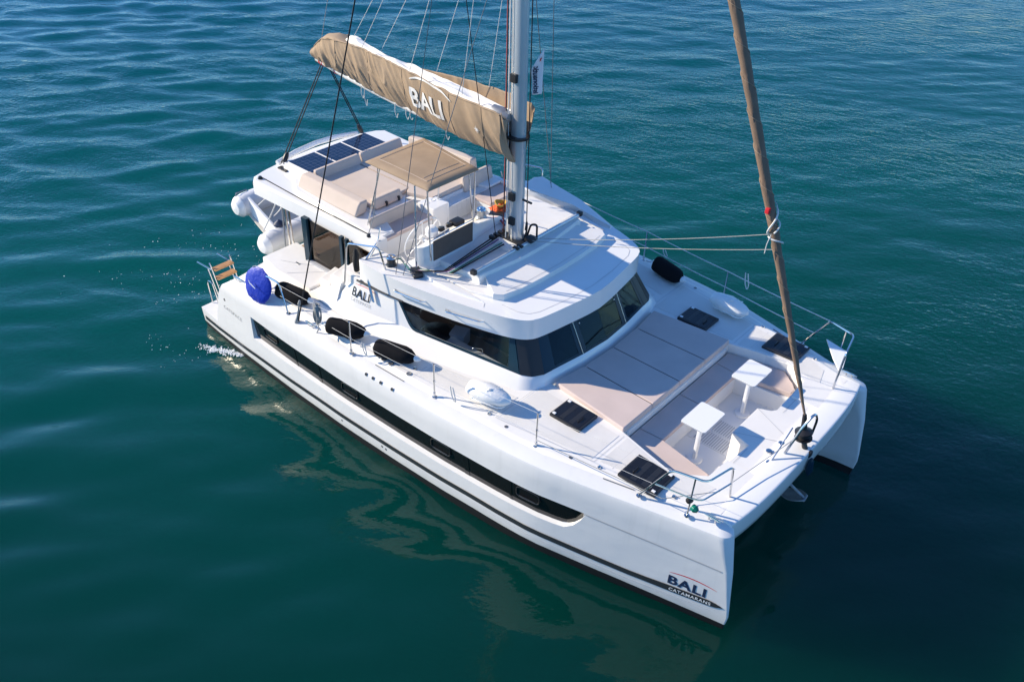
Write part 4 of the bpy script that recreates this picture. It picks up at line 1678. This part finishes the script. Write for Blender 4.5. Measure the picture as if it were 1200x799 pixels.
for x in (1.35, 2.35, 3.45, 4.75, 5.55):
    q = MB()
    for s in (-1, 1):
        q.tube([bag_pt(x + .02 * v, v, s) + Vector((0, s * .002, 0)) for v in np.linspace(0.02, .98, 24)], .005, 5)
    build_each(q, 'cover_seam', M_CANV, BAG)
q = MB()
for s in (-1, 1):
    q.tube([bag_pt(x, .985, s) + Vector((0, s * .004, 0)) for x in np.linspace(.5, 6.0, 90)], .011, 6)
build_each(q, 'cover_hem', M_CANV, BAG)

# reefing ends hanging under the boom
for x, L in ((1.95, .18), (2.05, .30), (2.98, .22), (3.3, .14), (3.42, .10), (4.42, .18)):
    q = MB()
    q.tube(fillet([(x, -.09, zb(x) + .08), (x + .01, -.12, zb(x) - L * .4), (x + .05, -.10, zb(x) - L), (x + .08, -.1, zb(x) - L * .5)], .05), .007, 6)
    q.build('reef_tie', M_RWHT, BOOM)

# ---- rigging ----------------------------------------------------------
def line(name, pts, r, m, parent=None, n=6):
    q = MB()
    q.tube(pts, r, n)
    return q.build(name, m, parent or BOAT)


HT = 16.0
for s in (-1, 1):
    line('shroud', [(3.80, s * 3.02, 1.80), (mx(HT), s * .08, HT)], .012, M_RBLK)
    line('lower_shroud', [(5.35, s * 1.95, 2.92), (mx(8.6), s * .1, 8.5)], .006, M_WIRE)
    line('cap_shroud', [(5.25, s * 2.02, 2.9), (mx(8.6) - .35, s * 1.15, 8.64), (mx(12.6) - .3, s * 1.15, 12.64), (mx(HT), s * .1, HT)], .006, M_WIRE)
    q = MB()
    q.lathe([(0, .02), (.05, .04), (.16, .045), (.24, .022), (.50, .014), (.54, .028), (.62, .016)], (3.72, s * 3.03, 1.62), (3.86, s * 2.97, 2.3), 10)
    q.build('shroud_tackle', M_RGRY, BOAT)
    # mainsheet legs
    for d in (-.035, .035):
        line('mainsheet', [(.98 + d, s * 1.03, 3.16), BX(.62 + d, s * .06, zb(.6) + .02)], .012, M_RBLK)
    q = MB()
    q.lathe([(0, .03), (.04, .05), (.14, .05), (.2, .03)], (.99, s * 1.00, 3.18), BX(.62, s * .06, 4.7), 10)
    q.box(.86, 1.12, s * 1.03 - .05, s * 1.03 + .05, 3.03, 3.06, .01)
    build_each(q, 'mainsheet_block', M_BLACK, BOAT)
    # lazy jacks
    top = (mx(10.5), s * .35, 10.5)
    for x in (2.2, 3.7, 5.05):
        p = BX(x, s * (.20 if x < 3 else .30), (ztopS(x) if s < 0 else ztopP(x)) + .01)
        line('lazy_jack', [p, Vector(top)], .0055, M_RWHT)
line('topping_lift', [BX(.5, 0, 4.95), (mx(18), 0, 18)], .006, M_RGRY)
line('lazy_jack', [BX(1.75, -.05, 5.5), (mx(10.5), -.3, 10.4)], .0055, M_RWHT)
# halyards along the mast
for k, (dx, dy, m) in enumerate(((-.23, -.05, M_RRED), (-.25, .03, M_RWHT), (-.21, .08, M_RPUR), (-.27, -.01, M_RRED), (-.10, -.13, M_RWHT), (-.16, -.12, M_RBLK))):
    line('halyard', [(mx(3.2) + dx * 1.05, dy * 1.2, 3.18), (mx(4.5) + dx, dy, 4.5), (mx(12) + dx * .8, dy * .8, 12)], .008, m)
line('halyard', [(6.36, -.02, 3.22), (mx(15) + .22, .0, 15)], .009, M_RBLK)
line('halyard', [(mx(3.2) - .30, -.20, 3.2), (4.6, -.24, 9.8), (4.2, -.3, 12)], .007, M_RBLK)
# running lines across the roof to the clutches
tg = [(5.60, -1.74), (5.64, -1.70), (5.68, -1.66), (5.72, -1.62), (5.76, -1.58), (5.80, -1.55)]
for k, (m, (tx, ty)) in enumerate(zip((M_RBLK, M_RBLK, M_RPUR, M_RWHT, M_RGRN, M_RBLK), tg)):
    a = (mx(3) - .30 + .06 * k, -.22 - .02 * k, 3.16)
    b = (5.93 + .03 * k, -1.58 + .012 * k, 3.10)
    line('running_line', [a, b, (tx - .05, ty - .08, 3.04), (5.48, -1.80 + .02 * k, 3.0)], .012, m)
for k, m in enumerate((M_RRED, M_RPUR, M_RWHT, M_RBLK)):
    line('running_line', [(mx(3) - .30, .12 + .02 * k, 3.16), (5.32, .36 + .03 * k, 3.14)], .010, m)
line('running_line', [(5.42, -1.84, 3.0), (5.05, -1.72, 3.02), (4.98, -1.86, 3.03)], .010, M_RGRN)
line('running_line', [(5.42, -1.80, 3.0), (5.02, -1.66, 3.02), (4.92, -1.80, 3.02)], .010, M_RWHT)

# jib track across the roof
q = MB()
q.tube([(6.42, -1.38, 3.195), (6.42, 1.38, 3.195)], .032, 12)
q.box(6.40, 6.44, -1.36, 1.36, 3.13, 3.18)
TRK = q.build('jib_track', M_ALU, BOAT)
q = MB()
for y in (-1.39, 1.39):
    q.box(6.37, 6.47, y - .04, y + .04, 3.165, 3.25, .015)
q.box(6.35, 6.50, -.06, .10, 3.20, 3.29, .02)
q.box(6.36, 6.48, -.38, -.32, 3.2, 3.24, .01)
q.box(6.36, 6.48, -.28, -.22, 3.2, 3.24, .01)
build_each(q, 'track_car', M_BLACK, TRK)

# furled headsail
FB, FT = Vector((11.70, 0, 2.46)), Vector((6.05, 0, 15.4))
fpt = lambda t: FB.lerp(FT, t) + Vector((.10, 0, -.05)) * math.sin(math.pi * t)
q = MB()
rings = []
ts = np.linspace(0, 1, 220)
dirF = (FT - FB).normalized()
uF = Vector((0, 1, 0))
wF = dirF.cross(uF)
for t in ts:
    r_ = interp(t, [0, .015, .06, .12, .25, .45, .8, 1], [.017, .022, .042, .055, .073, .076, .065, .03])
    c = fpt(t)
    ring = []
    for j in range(28):
        a = 2 * math.pi * j / 28
        # spiral leech: radius jumps once per turn
        ph = ((a / (2 * math.pi)) + t * 30) % 1.0
        rad = r_ * (.86 + .18 * ph) + .004 * noise.noise(Vector((t * 60, math.cos(a) * 2, math.sin(a) * 2)))
        ring.append(c + (uF * math.cos(a) + wF * math.sin(a)) * rad)
    rings.append(ring)
q.loft(rings)
GEN = q.build('furled_headsail', M_ROLL, BOAT, smooth=25)
q = MB()
P = []
for t in np.linspace(0.012, .62, 700):
    a = 2 * math.pi * ((.985 - t * 30) % 1.0)
    r_ = interp(t, [0, .015, .06, .12, .25, .45, .8, 1], [.017, .022, .042, .055, .073, .076, .065, .03]) * 1.02
    P.append(fpt(t) + (uF * math.cos(a) + wF * math.sin(a)) * r_)
q.tube(P, .0045, 5)
q.build('leech_edge', M_CANV, GEN)
q = MB()
def wrap(t0, t1, turns, a0, r=.012, extra=.0):
    P = []
    for k in range(26):
        f = k / 25
        t = t0 + (t1 - t0) * f
        a = a0 + turns * 2 * math.pi * f
        r_ = interp(t, [0, .06, .12, .25, .45], [.025, .046, .060, .080, .083]) + .016
        P.append(fpt(t) + (uF * math.cos(a) + wF * math.sin(a)) * r_)
    q.tube(P, r, 6)
wrap(.203, .226, .55, 2.2, .013)
wrap(.203, .216, .5, 3.6, .012)
wrap(.200, .190, .45, 2.4, .012)
wrap(.226, .238, .4, 4.9, .006)
build_each(q, 'headsail_lashing', M_RWHT, GEN)
q = MB()
c = fpt(.226)
q.prism([(-.03, -.03), (.03, -.03), (.035, .03), (-.02, .03)], 0, .08, .01, M=Matrix.Translation(c + Vector((.0, -.07, -.04))))
q.build('headsail_tag', M_RED, GEN)
for a, b in (((6.42, .05, 3.25), fpt(.202) + Vector((0, -.06, 0))), ((6.42, -.02, 3.23), fpt(.184) + Vector((0, .02, 0)))):
    line('headsail_sheet', sag(a, b, .06), .0055, M_RGRY)
line('headsail_sheet', [fpt(.202) + Vector((0, -.09, 0)), fpt(.196) + Vector((-.05, -.12, -.06)), fpt(.19) + Vector((-.08, -.13, -.12))], .006, M_RWHT)
# furler drum and bow fittings
q = MB()
q.lathe([(0, .05), (.03, .13), (.05, .13), (.055, .075), (.13, .075), (.135, .13), (.16, .13), (.2, .05), (.45, .03)], (11.78, 0, 2.03), (11.70, 0, 2.46), 20)
FUR = q.build('furler_drum', M_BLACK, BOAT)
q = MB()
q.lathe([(0, .045), (.16, .04)], (11.86, 0, 1.84), (11.79, 0, 2.03), 10)
q.box(11.80, 11.96, -.05, .05, 1.80, 1.90, .02)
q.build('furler_foot', M_HATCHF, FUR)
q = MB()
q.tube(fillet([(11.66, -.33, 1.86), (11.78, -.16, 2.42), (11.84, -.02, 2.60), (11.86, .10, 2.42), (11.80, .22, 1.86)], .10), .020, 8)
q.lathe([(0, .05), (.015, .05)], (11.66, -.33, 1.855), (11.66, -.33, 2), 12)
q.lathe([(0, .05), (.015, .05)], (11.80, .22, 1.85), (11.80, .22, 2), 12)
q.build('bow_hoop', M_STEEL, BOAT)
q = MB()
q.tube([(11.60, -.62, 1.87), (11.62, -.12, 2.25)], .012, 8)
q.lathe([(0, .06), (.03, .06), (.04, .03)], (11.60, -.62, 1.86), (11.60, -.62, 2), 12)
q.lathe([(0, .05), (.03, .05), (.04, .03)], (11.47, -.40, 1.86), (11.47, -.40, 2), 12)
q.lathe([(0, .045), (.03, .045), (.04, .03)], (11.52, -.12, 1.86), (11.52, -.12, 2), 12)
build_each(q, 'deck_padeye', M_STEEL, BOAT)
line('furling_line', [(11.70, -.08, 2.08), (11.52, -1.05, 2.02), (11.40, -1.75, 2.0), (10.9, -2.40, 2.0), (8.9, -2.66, 1.98)], .006, M_RGRY)
# dark mesh pouch on the beam face
q = MB()
q.lathe([(0, .02), (.05, .045), (.22, .06), (.33, .015)], (11.985, -.02, 1.80), (12.0, -.03, 1.4), 12)
q.build('anchor_roller_cover', M_FRIT, BOAT)

# ---- stanchions, pulpits, lifelines ----------------------------------
ST = [(8.88, 2.66), (6.99, 2.87), (5.19, 3.01)]
for s in (-1, 1):
    for x, y in ST:
        z = ztop(x) + .13
        q = MB()
        q.tube([(x, s * y, z), (x, s * y, z + .64)], .0125, 8)
        q.lathe([(0, .04), (.012, .04), (.02, .02), (.09, .02), (.095, .0)], (x, s * y, z - .005), (x, s * y, 3), 12)
        q.lathe([(0, .018), (.025, .018)], (x, s * y, z + .30), (x, s * y, 3), 8)
        q.build('stanchion', M_STEEL, BOAT)
    # pulpit
    q = MB()
    P = [(10.57, s * 2.45, 1.88), (10.95, s * 2.38, 2.56), (11.42, s * 2.26, 2.565), (11.52, s * 1.76, 2.56), (11.52, s * 1.62, 1.85)]
    q.tube(fillet(P, .09), .0165, 8)
    q.tube([(11.26, s * 2.31, 1.88), (11.27, s * 2.305, 2.56)], .0125, 8)
    if s < 0:
        q.tube(fillet([(10.76, s * 2.415, 2.20), (11.27, s * 2.31, 2.20), (11.40, s * 2.25, 2.20), (11.52, s * 1.69, 2.20)], .07), .0125, 8)
    for p in (P[0], P[-1], (11.26, s * 2.31, 1.88)):
        q.lathe([(0, .042), (.012, .042), (.02, .022)], (p[0], p[1], p[2] - .02), (p[0], p[1], 4), 12)
    PUL = q.build('pulpit', M_STEEL, BOAT)
    # lifelines
    for hz, x_f, y_f in ((.635, 10.95, 2.38), (.31, 10.72, 2.425)):
        pts = [(x_f, s * y_f, (2.56 if hz > .5 else 2.19))] + [(x, s * y, ztop(x) + .13 + hz) for x, y in ST] + \
              [(3.2, s * 2.93, 1.78 + (.45 if hz > .5 else .22))]
        full = []
        for a, b in zip(pts[:-1], pts[1:]):
            full += sag(a, b, .012, 6)
        line('lifeline', full, (.0028 if s < 0 else .0085), M_RWHT if s > 0 else M_RWHT)
    # aft side rail
    q = MB()
    q.tube(fillet([(2.31, s * 3.0, 1.62), (2.31, s * 2.93, 2.16), (2.86, s * 2.91, 2.24), (3.2, s * 2.92, 2.26), (3.43, s * 2.96, 1.76)], .07), .0165, 8)
    for p in ((2.31, s * 3.0, 1.60), (3.43, s * 2.96, 1.74)):
        q.lathe([(0, .04), (.015, .04), (.02, .02)], p, (p[0], p[1], 4), 12)
    q.build('side_rail', M_STEEL, BOAT)
    # stair rails
    q = MB()
    q.tube(fillet([(4.14, s * 2.22, 2.33), (4.27, s * 2.2, 3.20), (4.96, s * 2.1, 3.36), (5.02, s * 2.02, 2.88)], .09), .016, 8)
    q.tube(fillet([(4.50, s * 1.75, 3.10), (4.56, s * 2.1, 2.9), (4.85, s * 2.21, 2.30)], .06), .016, 8)
    q.tube(fillet([(4.88, s * 2.21, 2.30), (4.62, s * 2.12, 2.85), (4.40, s * 1.62, 3.06), (4.38, s * 1.55, 3.28)], .1), .014, 8)
    q.build('stair_rail', M_STEEL, BOAT)
    # mooring cleats
    for x, y in ((11.56, 2.16), (1.75, 2.85), (4.05, 2.96)):
        z = ztop(x) + .125
        q = MB()
        for d in (-.05, .05):
            q.tube([(x + d, s * y, z), (x + d, s * y, z + .05)], .014, 8)
        q.tube([(x - .13, s * y, z + .055), (x - .06, s * y, z + .062), (x + .06, s * y, z + .062), (x + .13, s * y, z + .055)], [.010, .018, .018, .010], 8)
        q.build('cleat', M_STEEL, BOAT)
    # fillers and vents on the side deck
    q = MB()
    for x, y in ((5.75, 2.80), (5.92, 2.80), (6.32, 2.78)):
        q.lathe([(0, .045), (.01, .045), (.012, .03), (.006, .02)], (x, s * y, 1.868), (x, s * y, 3), 14)
    build_each(q, 'deck_filler', M_GALV, BOAT)
    q = MB()
    for x0, x1 in ((5.70, 6.35), (10.0, 10.45)):
        q.tube([(x0, s * (yo(x0) - .22), ztop(x0) + .123), (x1, s * (yo(x1) - .22), ztop(x1) + .123)], .008, 6)
    build_each(q, 'toe_strip', M_WIRE, BOAT)
q = MB()
q.lathe([(0, .0), (.01, .05), (.06, .055), (.10, .03), (.11, 0)], (11.30, -2.30, 2.06), (11.42, -2.33, 2.06), 14)
q.build('navigation_light', M_GREEN, BOAT)
q = MB()
q.lathe([(0, .02), (.02, .045), (.08, .045), (.1, .02)], (11.22, -2.30, 2.10), (11.27, -2.30, 2.18), 10)
q.build('line_block', M_BLACK, BOAT)
# short rope loops left tied on the lifelines
for x, y, z, L in ((7.32, 2.99, 2.17, .16), (9.12, 2.86, 2.48, .34), (7.30, -2.83, 2.20, .30), (5.45, -2.99, 2.16, .26)):
    line('rope_loop', fillet([(x, y, z), (x + .03, y, z - L * .6), (x + .08, y + .02, z - L), (x + .11, y, z - L * .7), (x + .05, y, z)], .06), .010, M_RWHT)
# bow seat plate on the port pulpit
q = MB()
q.prism([(10.98, 2.36), (11.40, 2.26), (11.53, 1.80), (11.50, 1.70), (11.30, 1.93)], 2.20, 2.225, .006)
q.build('bow_seat', M_WHITE, BOAT)

# handrail rope along the flybridge edge
line('fly_guard_line', [(1.02, -1.56, 3.06), (2.4, -1.585, 3.05), (4.1, -1.60, 3.07)], .010, M_RBLK)
q = MB()
for x in (1.0, 4.12):
    q.lathe([(0, .05), (.02, .05), (.06, .03)], (x, -1.58, 3.02), (x, -1.58, 4), 10)
build_each(q, 'guard_line_end', M_BLACK, FLY)
line('fly_guard_line', [(4.12, -1.60, 3.07), (4.05, -1.40, 3.30), (4.38, -1.52, 4.40)], .008, M_RGRY)

# ladder on the stern platform
q = MB()
for y in (-2.58, -2.12):
    q.tube([(.62, y, .46), (.36, y, 1.18), (.30, y, 1.28)], .016, 8)
    q.tube([(.48, y, .46), (.20, y, 1.14)], .016, 8)
    q.tube([(.34, y, 1.14), (.06, y - .12, 1.26)], .016, 8)
q.tube(fillet([(.40, -2.72, .46), (.34, -2.72, .95), (.52, -2.72, 1.0), (.66, -2.72, .46)], .1), .014, 8)
LAD = q.build('bathing_ladder', M_STEEL, BOAT)
for x, z in ((.40, 1.16), (.46, .98)):
    q = MB()
    q.box(x - .07, x + .07, -2.57, -2.13, z - .018, z + .018, .006)
    q.build('ladder_tread', M_TEAK, LAD)

# ------------------------------------------------------------------ loose things
# dinghy on the davits
DIN = thing('inflatable_dinghy', 'pale grey inflatable dinghy hanging under the flybridge overhang at the stern', 'dinghy', (-.2, 0, 1.35))
def dl(x, y, z): return (x + .2, y, z - 1.35)
t1, t2 = Vector((-.86, -1.12, 1.52)), Vector((.42, -1.42, 1.22))
for a, e in ((t1, Vector((-.80, .9, 1.55))), (t2, Vector((.45, .9, 1.25)))):
    q = MB()
    q.lathe([(0, .05), (.02, .14), (.10, .215), (.26, .255), (.5, .26), ((e - a).length, .26)], dl(*a), dl(*e), 20)
    q.build('side_tube', M_PVC, DIN)
    q = MB()
    q.lathe([(0, .0), (.006, .08), (.02, .15), (.10, .222), (.14, .236), (.15, .22)], Vector(dl(*a)) - Vector((0, .012, 0)), Vector(dl(*e)) - Vector((0, .012, 0)), 20)
    q.build('tube_cone', M_GALV if False else M_WHITE, DIN)
q = MB()
q.tube([dl(-.80, .88, 1.55), dl(-.66, 1.35, 1.50), dl(-.18, 1.62, 1.42), dl(.30, 1.35, 1.28), dl(.45, .88, 1.25)], .26, 16)
q.build('bow_tube', M_PVC, DIN)
q = MB()
q.prism([(0, -2.1), (1.25, -2.3), (1.25, .0), (0, .1)], 0, .04, M=Matrix.Translation(dl(-.84, 1.2, 1.40)) @ Matrix.Rotation(R(13.5), 4, 'Y'))
q.build('floor', M_PVCF, DIN)
q = MB()
q.prism([(-.82, -.86), (.44, -1.02), (.44, -.96), (-.82, -.80)], -.20, .20, .01, M=Matrix.Translation((.2, 0, 0.02)) @ Matrix.Rotation(R(13), 4, 'Y'))
q.build('transom', M_WHITE, DIN)
q = MB()
q.tube(fillet([dl(-.95, -1.0, 1.73), dl(-.95, -.98, 1.80), dl(-.95, -.72, 1.80), dl(-.95, -.70, 1.73)], .03), .014, 6)
q.tube(fillet([dl(-.75, -.6, 1.72), dl(-.75, -.58, 1.77), dl(-.75, -.38, 1.77), dl(-.75, -.36, 1.72)], .03), .014, 6)
build_each(q, 'grab_handle', M_GALV, DIN)
q = MB()
q.lathe([(0, .16), (.10, .13), (.17, .03), (.18, .0)], dl(.32, -.85, 1.42), dl(.32, -.85, 2.0), 12)
q.build('valve_cover', M_NAVY, DIN)
q = MB()
for a, b in (((-.5, -.9, 1.55), (.3, -.3, 2.6)), ((.25, -1.2, 1.45), (.55, -.7, 2.6)), ((-.1, -.7, 1.45), (.25, -.6, 1.9))):
    q.tube(sag(dl(*a), dl(*b), .04, 6), .014, 6)
build_each(q, 'lifting_strap', M_RWHT, DIN)

# fenders
def fender(name, a, b, r, label, m, ends, group, grp_parts=True):
    a, b = Vector(a), Vector(b)
    c = (a + b) / 2
    o = thing(name, label, 'fender', c, group)
    L = (b - a).length
    a, b = a - c, b - c
    q = MB()
    n = 20
    prof = [(.0, r * .50), (.01, r * .72), (.04 * L, r * .90), (.10 * L, r * .99), (.2 * L, r), (.55 * L, r * 1.01), (.72 * L, r * .97), (.86 * L, r * .80), (.95 * L, r * .52), (L, r * .30)]
    q.lathe(prof, a, b, n)
    for v in q.bm.verts:
        v.co += Vector((noise.noise(v.co * 9 + c), noise.noise(v.co * 9 + c * 2), noise.noise(v.co * 8))) * r * .10
    q.build('fender_cover', m, o, smooth=60)
    d = (b - a).normalized()
    for p, dd in ((a, -d), (b, d)):
        q = MB()
        q.lathe([(-.02, r * .34), (.03, r * .34), (.07, r * .22), (.09, r * .1), (.092, 0)], p, p + dd, 12)
        q.build('fender_eye', ends, o)
    q = MB()
    q.tube(fillet([a - d * .07, a - d * .16 + Vector((0, -.05, -.04)), a - d * .22 + Vector((.03, -.12, .0))], .05), .009, 6)
    q.build('lanyard', M_RWHT, o)
    return o


G1 = 'cylindrical fenders lying on the side decks'
fender('boat_fender', (4.50, -2.93, 2.02), (5.14, -2.65, 2.01), .148, 'black fender beside the rope coil, middle one of three on the near side deck', M_FEND, M_FENDW, G1)
fender('boat_fender', (5.54, -2.78, 2.02), (6.24, -2.55, 2.01), .150, 'black fender lying just behind the round deck filler caps below the side window', M_FEND, M_FENDW, G1)
fender('boat_fender', (2.92, -2.76, 1.94), (3.62, -2.62, 1.95), .155, 'black fender half hidden behind the round blue cover at the stern', M_FEND, M_FENDW, G1)
fender('boat_fender', (7.40, 2.66, 2.04), (8.08, 2.50, 2.04), .16, 'black fender on the far side deck beside the windscreen', M_FEND, M_FENDW, G1)


def buoy_fender(c, ang, label):
    o = thing('wrapped_fender', label, 'fender', c, 'white wrapped fenders on the side decks')
    o.rotation_euler = (0, 0, ang)
    o.scale = (.92, .86, .80)
    q = MB()
    q.lathe([(-.42, .02), (-.41, .05), (-.38, .13), (-.25, .185), (-.05, .21), (.12, .195), (.28, .14), (.38, .08), (.42, .02)], (0, 0, 0), (1, 0, 0), 22)
    for v in q.bm.verts:
        v.co += Vector((0, 1, 1)) * noise.noise(v.co * 6) * .03
        v.co.z = max(v.co.z, -.17) * .95
    q.build('wrapped_body', M_FENDW, o, smooth=60)
    q = MB()
    P = [(.33 * math.cos(t), .19 * math.sin(t), -.10 + .03 * math.sin(3 * t)) for t in np.linspace(0, 2 * math.pi, 25)]
    q.tube(P, .016, 6, caps=False)
    q.tube([(-.1, -.2, .03), (.05, -.08, .20), (.2, .12, .14)], .012, 6)
    q.build('lashing', M_FENDW, o)
    return o


buoy_fender((7.74, -2.44, 2.06), R(12), 'white wrapped fender on the near side deck below the corner of the windscreen')
buoy_fender((9.18, 2.34, 2.06), R(-2), 'white wrapped fender on the far side deck between two black hatches')

# blue round cover on the stern rail
q = MB()
prof = [(0, .0), (.008, .20), (.02, .31), (.05, .345), (.08, .32), (.10, .2), (.105, 0)]
q.lathe(prof, (0, .07, 0), (0, -1, 0), 30)
for v in q.bm.verts:
    a = math.atan2(v.co.z, v.co.x)
    rr = math.hypot(v.co.x, v.co.z)
    f = 1 + .03 * math.sin(a * 14) * (rr > .2) + .02 * math.sin(a * 5)
    v.co.x *= f
    v.co.z *= f
    v.co.y += .012 * noise.noise(v.co * 14)
BL = thing('lifebuoy_cover', 'round bright blue vinyl cover tied to the stern rail', 'lifebuoy', (2.64, -3.0, 2.0))
BL.rotation_euler = (R(-16), R(6), R(4))
BL.scale = (.98, 1, .98)
q.build('cover', M_BLUE, BL, smooth=60)
q = MB()
q.tube([(-.14, -.095, .06), (-.10, -.10, .02), (-.04, -.102, .01), (.06, -.10, -.02)], .010, 6)
q.build('cover_mark', M_WHITE, BL)
q = MB()
q.tube([(-.2, 0, .28), (-.18, .05, .30), (-.12, .05, .30), (-.1, 0, .30)], .01, 6)
q.build('tie', M_RWHT, BL)

# rope coil hanging on the lifeline
q = MB()
for k in range(7):
    a = random.uniform(-.5, .5)
    o1 = Vector((random.uniform(-.025, .025), random.uniform(-.03, .03), random.uniform(-.03, .02)))
    P = []
    for t in np.linspace(0, 2 * math.pi, 21):
        w = .062 * (1 + .35 * math.cos(t))
        P.append(o1 + Vector((w * math.sin(t) * math.cos(a), w * math.sin(t) * math.sin(a) * 1.0, -.17 - .19 * math.cos(t + .1 * k))))
    q.tube(P, .012, 6, caps=False)
for k in range(5):
    q.tube([(.055 * math.cos(t), .05 * math.sin(t), -.09 + .022 * k + .01 * math.sin(t)) for t in np.linspace(0, 2 * math.pi, 13)], .012, 6, caps=False)
q.tube([(0, 0, -.34), (.02, -.01, -.46), (-.05, -.03, -.60)], .010, 6)
rc = q.build('rope_coil', M_RGRY)
rc.location = (4.30, -2.97, 2.34)
tag(rc, 'coil of grey rope hanging from the lifeline beside the shroud tackle', 'rope')

# orange bundle of cloth on the roof
q = MB()
g = 14
rows = []
for i in range(g + 1):
    r_ = []
    for j in range(g + 1):
        u, v = i / g - .5, j / g - .5
        e = max(0, 1 - (abs(u) * 2) ** 3) * max(0, 1 - (abs(v) * 2) ** 3)
        z = .09 * e * (.7 + .9 * noise.noise(Vector((u * 7, v * 7, 3)))) + .012
        r_.append((u * .30 + .02 * noise.noise(Vector((u * 4, v * 4, 1))), v * .40 + .03 * noise.noise(Vector((u * 4, v * 4, 9))), z))
    rows.append(r_)
q.loft(rows, closed=False)
OR = thing('orange_bundle', 'small crumpled orange bundle on the roof beside the port winch', 'bundle', (5.22, .62, 3.137))
OR.rotation_euler = (0, 0, R(-15))
q.build('cloth', M_ORANGE, OR, smooth=60)
q = MB()
for k in range(5):
    q.tube([(.12 * math.cos(t) * (.5 + .1 * k), .13 * math.sin(t) * (.6 + .08 * k), .09 + .012 * k + .02 * math.sin(2 * t)) for t in np.linspace(0, 2 * math.pi, 15)], .011, 6, caps=False)
q.build('rope', M_YEL, OR)

# black bag hanging at the stairs
q = MB()
q.lathe([(0, .02), (.03, .05), (.2, .065), (.36, .05), (.46, .02)], (0, 0, -.42), (0.02, 0, 0.05), 14)
for v in q.bm.verts:
    v.co += Vector((1, 1, 0)) * noise.noise(v.co * 12) * .02
bg_ = q.build('rope_bag', M_RBLK)
bg_.location = (4.28, -2.05, 3.0)
tag(bg_, 'black rope bag hanging inside the steel hoop by the flybridge steps', 'bag')

# flag on the starboard halyard
FL = thing('pennant_flag', 'white pennant with red mark and blue writing flying beside the mast', 'flag', (6.26, .20, 5.70))
FD = Vector((.768, .64, 0))      # the fly streams out along this line
FN = Vector((.64, -.768, 0))


def flag_pt(a, h):
    """a across the cloth, 0 at the hoist; h up, metres"""
    H = .72
    t = h / H
    w = .175 if t < .55 else .175 * max(.03, 1 - (t - .55) / .45)
    x = .07 - a * w + .018 * math.sin(5 * t + 1) * a
    return FD * x + FN * (.02 * math.sin(7 * t + 3 * a) * a) + Vector((0, 0, h - .02 * a))


q = MB()
q.loft([[flag_pt(a, h) for a in np.linspace(0, 1, 9)] for h in np.linspace(0, .72, 30)], closed=False)
fo = q.build('cloth', M_FLAG, FL, smooth=70)
md = fo.modifiers.new('thickness', 'SOLIDIFY')
md.thickness = .004
md.offset = -1 if FN.dot(Vector((1, -1, 0))) > 0 else 1


def fflag(u, v):
    return flag_pt(.85 - v / .175, .02 + u) + FN * .008


text_mesh('istionautic', .125, lambda u, v: fflag(u, v), 'lettering', M_NAVY, FL, bold=.004, spacing=.98, sx=.86, fine=True)
q = MB()
P = []
for k in range(10):
    r_ = .05 if k % 2 == 0 else .02
    a = 2 * math.pi * k / 10
    P.append(q.bm.verts.new(fflag(.535 + r_ * math.cos(a), .075 + r_ * .7 * math.sin(a))))
q.face(P)
q.build('star', M_RED, FL)

# anchor under the beam
AN = thing('anchor', 'galvanised anchor hanging low beneath the bow beam', 'anchor', (11.76, .20, .82))
q = MB()
q.tube(fillet([(-.25, 0, .22), (0, 0, .10), (.22, .02, -.02)], .1), .022, 8)
q.build('shank', M_GALV, AN)
q = MB()
rows = []
for k in range(9):
    t = k / 8
    w = .17 * math.sin(math.pi * (.15 + .75 * t))
    rows.append([(.26 - .42 * t, w * (j / 3 - 1), -.06 - .12 * t + .07 * (j / 3 - 1) ** 2) for j in range(7)])
q.loft(rows, closed=False)
fo = q.build('fluke', M_GALV, AN)
md = fo.modifiers.new('thickness', 'SOLIDIFY')
md.thickness = .015
q = MB()
q.tube([(-.16, .2 * math.cos(t), -.02 + .24 * math.sin(t)) for t in np.linspace(.2, math.pi - .2, 12)], .014, 6)
q.build('roll_bar', M_GALV, AN)

# splash of discharge water beside the starboard quarter; white specks painted as sun glints round the stern
q = MB()
rr = random.Random(5)
def blob(x, y, r, h):
    n = 7
    ang = rr.random() * 6
    top = q.bm.verts.new((x, y, h))
    ring = []
    for k in range(n):
        a = ang + 2 * math.pi * k / n
        d = r * rr.uniform(.5, 1.3)
        ring.append(q.bm.verts.new((x + d * math.cos(a), y + d * math.sin(a), h * .3 - .004)))
    for k in range(n):
        q.face([top, ring[k], ring[(k + 1) % n]])
for k in range(420):
    t = rr.random()
    x = 1.75 - .75 * t + rr.gauss(0, .03 + .06 * t)
    y = -3.06 - .36 * t + rr.gauss(0, .02 + .06 * t)
    if y < -3.0:
        blob(x, y, rr.uniform(.005, .022) * (1.2 - .4 * t), .014)
for k in range(60):
    blob(1.3 + rr.gauss(-.6, .5), -3.7 + rr.gauss(0, .35), rr.uniform(.004, .013), .012)
for k in range(220):
    x, y = -1.6 + rr.gauss(0, 1.0), -1.6 + rr.gauss(0, 1.1)
    if x < .2:
        blob(x, y, rr.uniform(.004, .016), .014)
fo = q.build('splash_foam_glints', M_FOAM_GLINT, None, weld=False)
fo['kind'] = 'stuff'
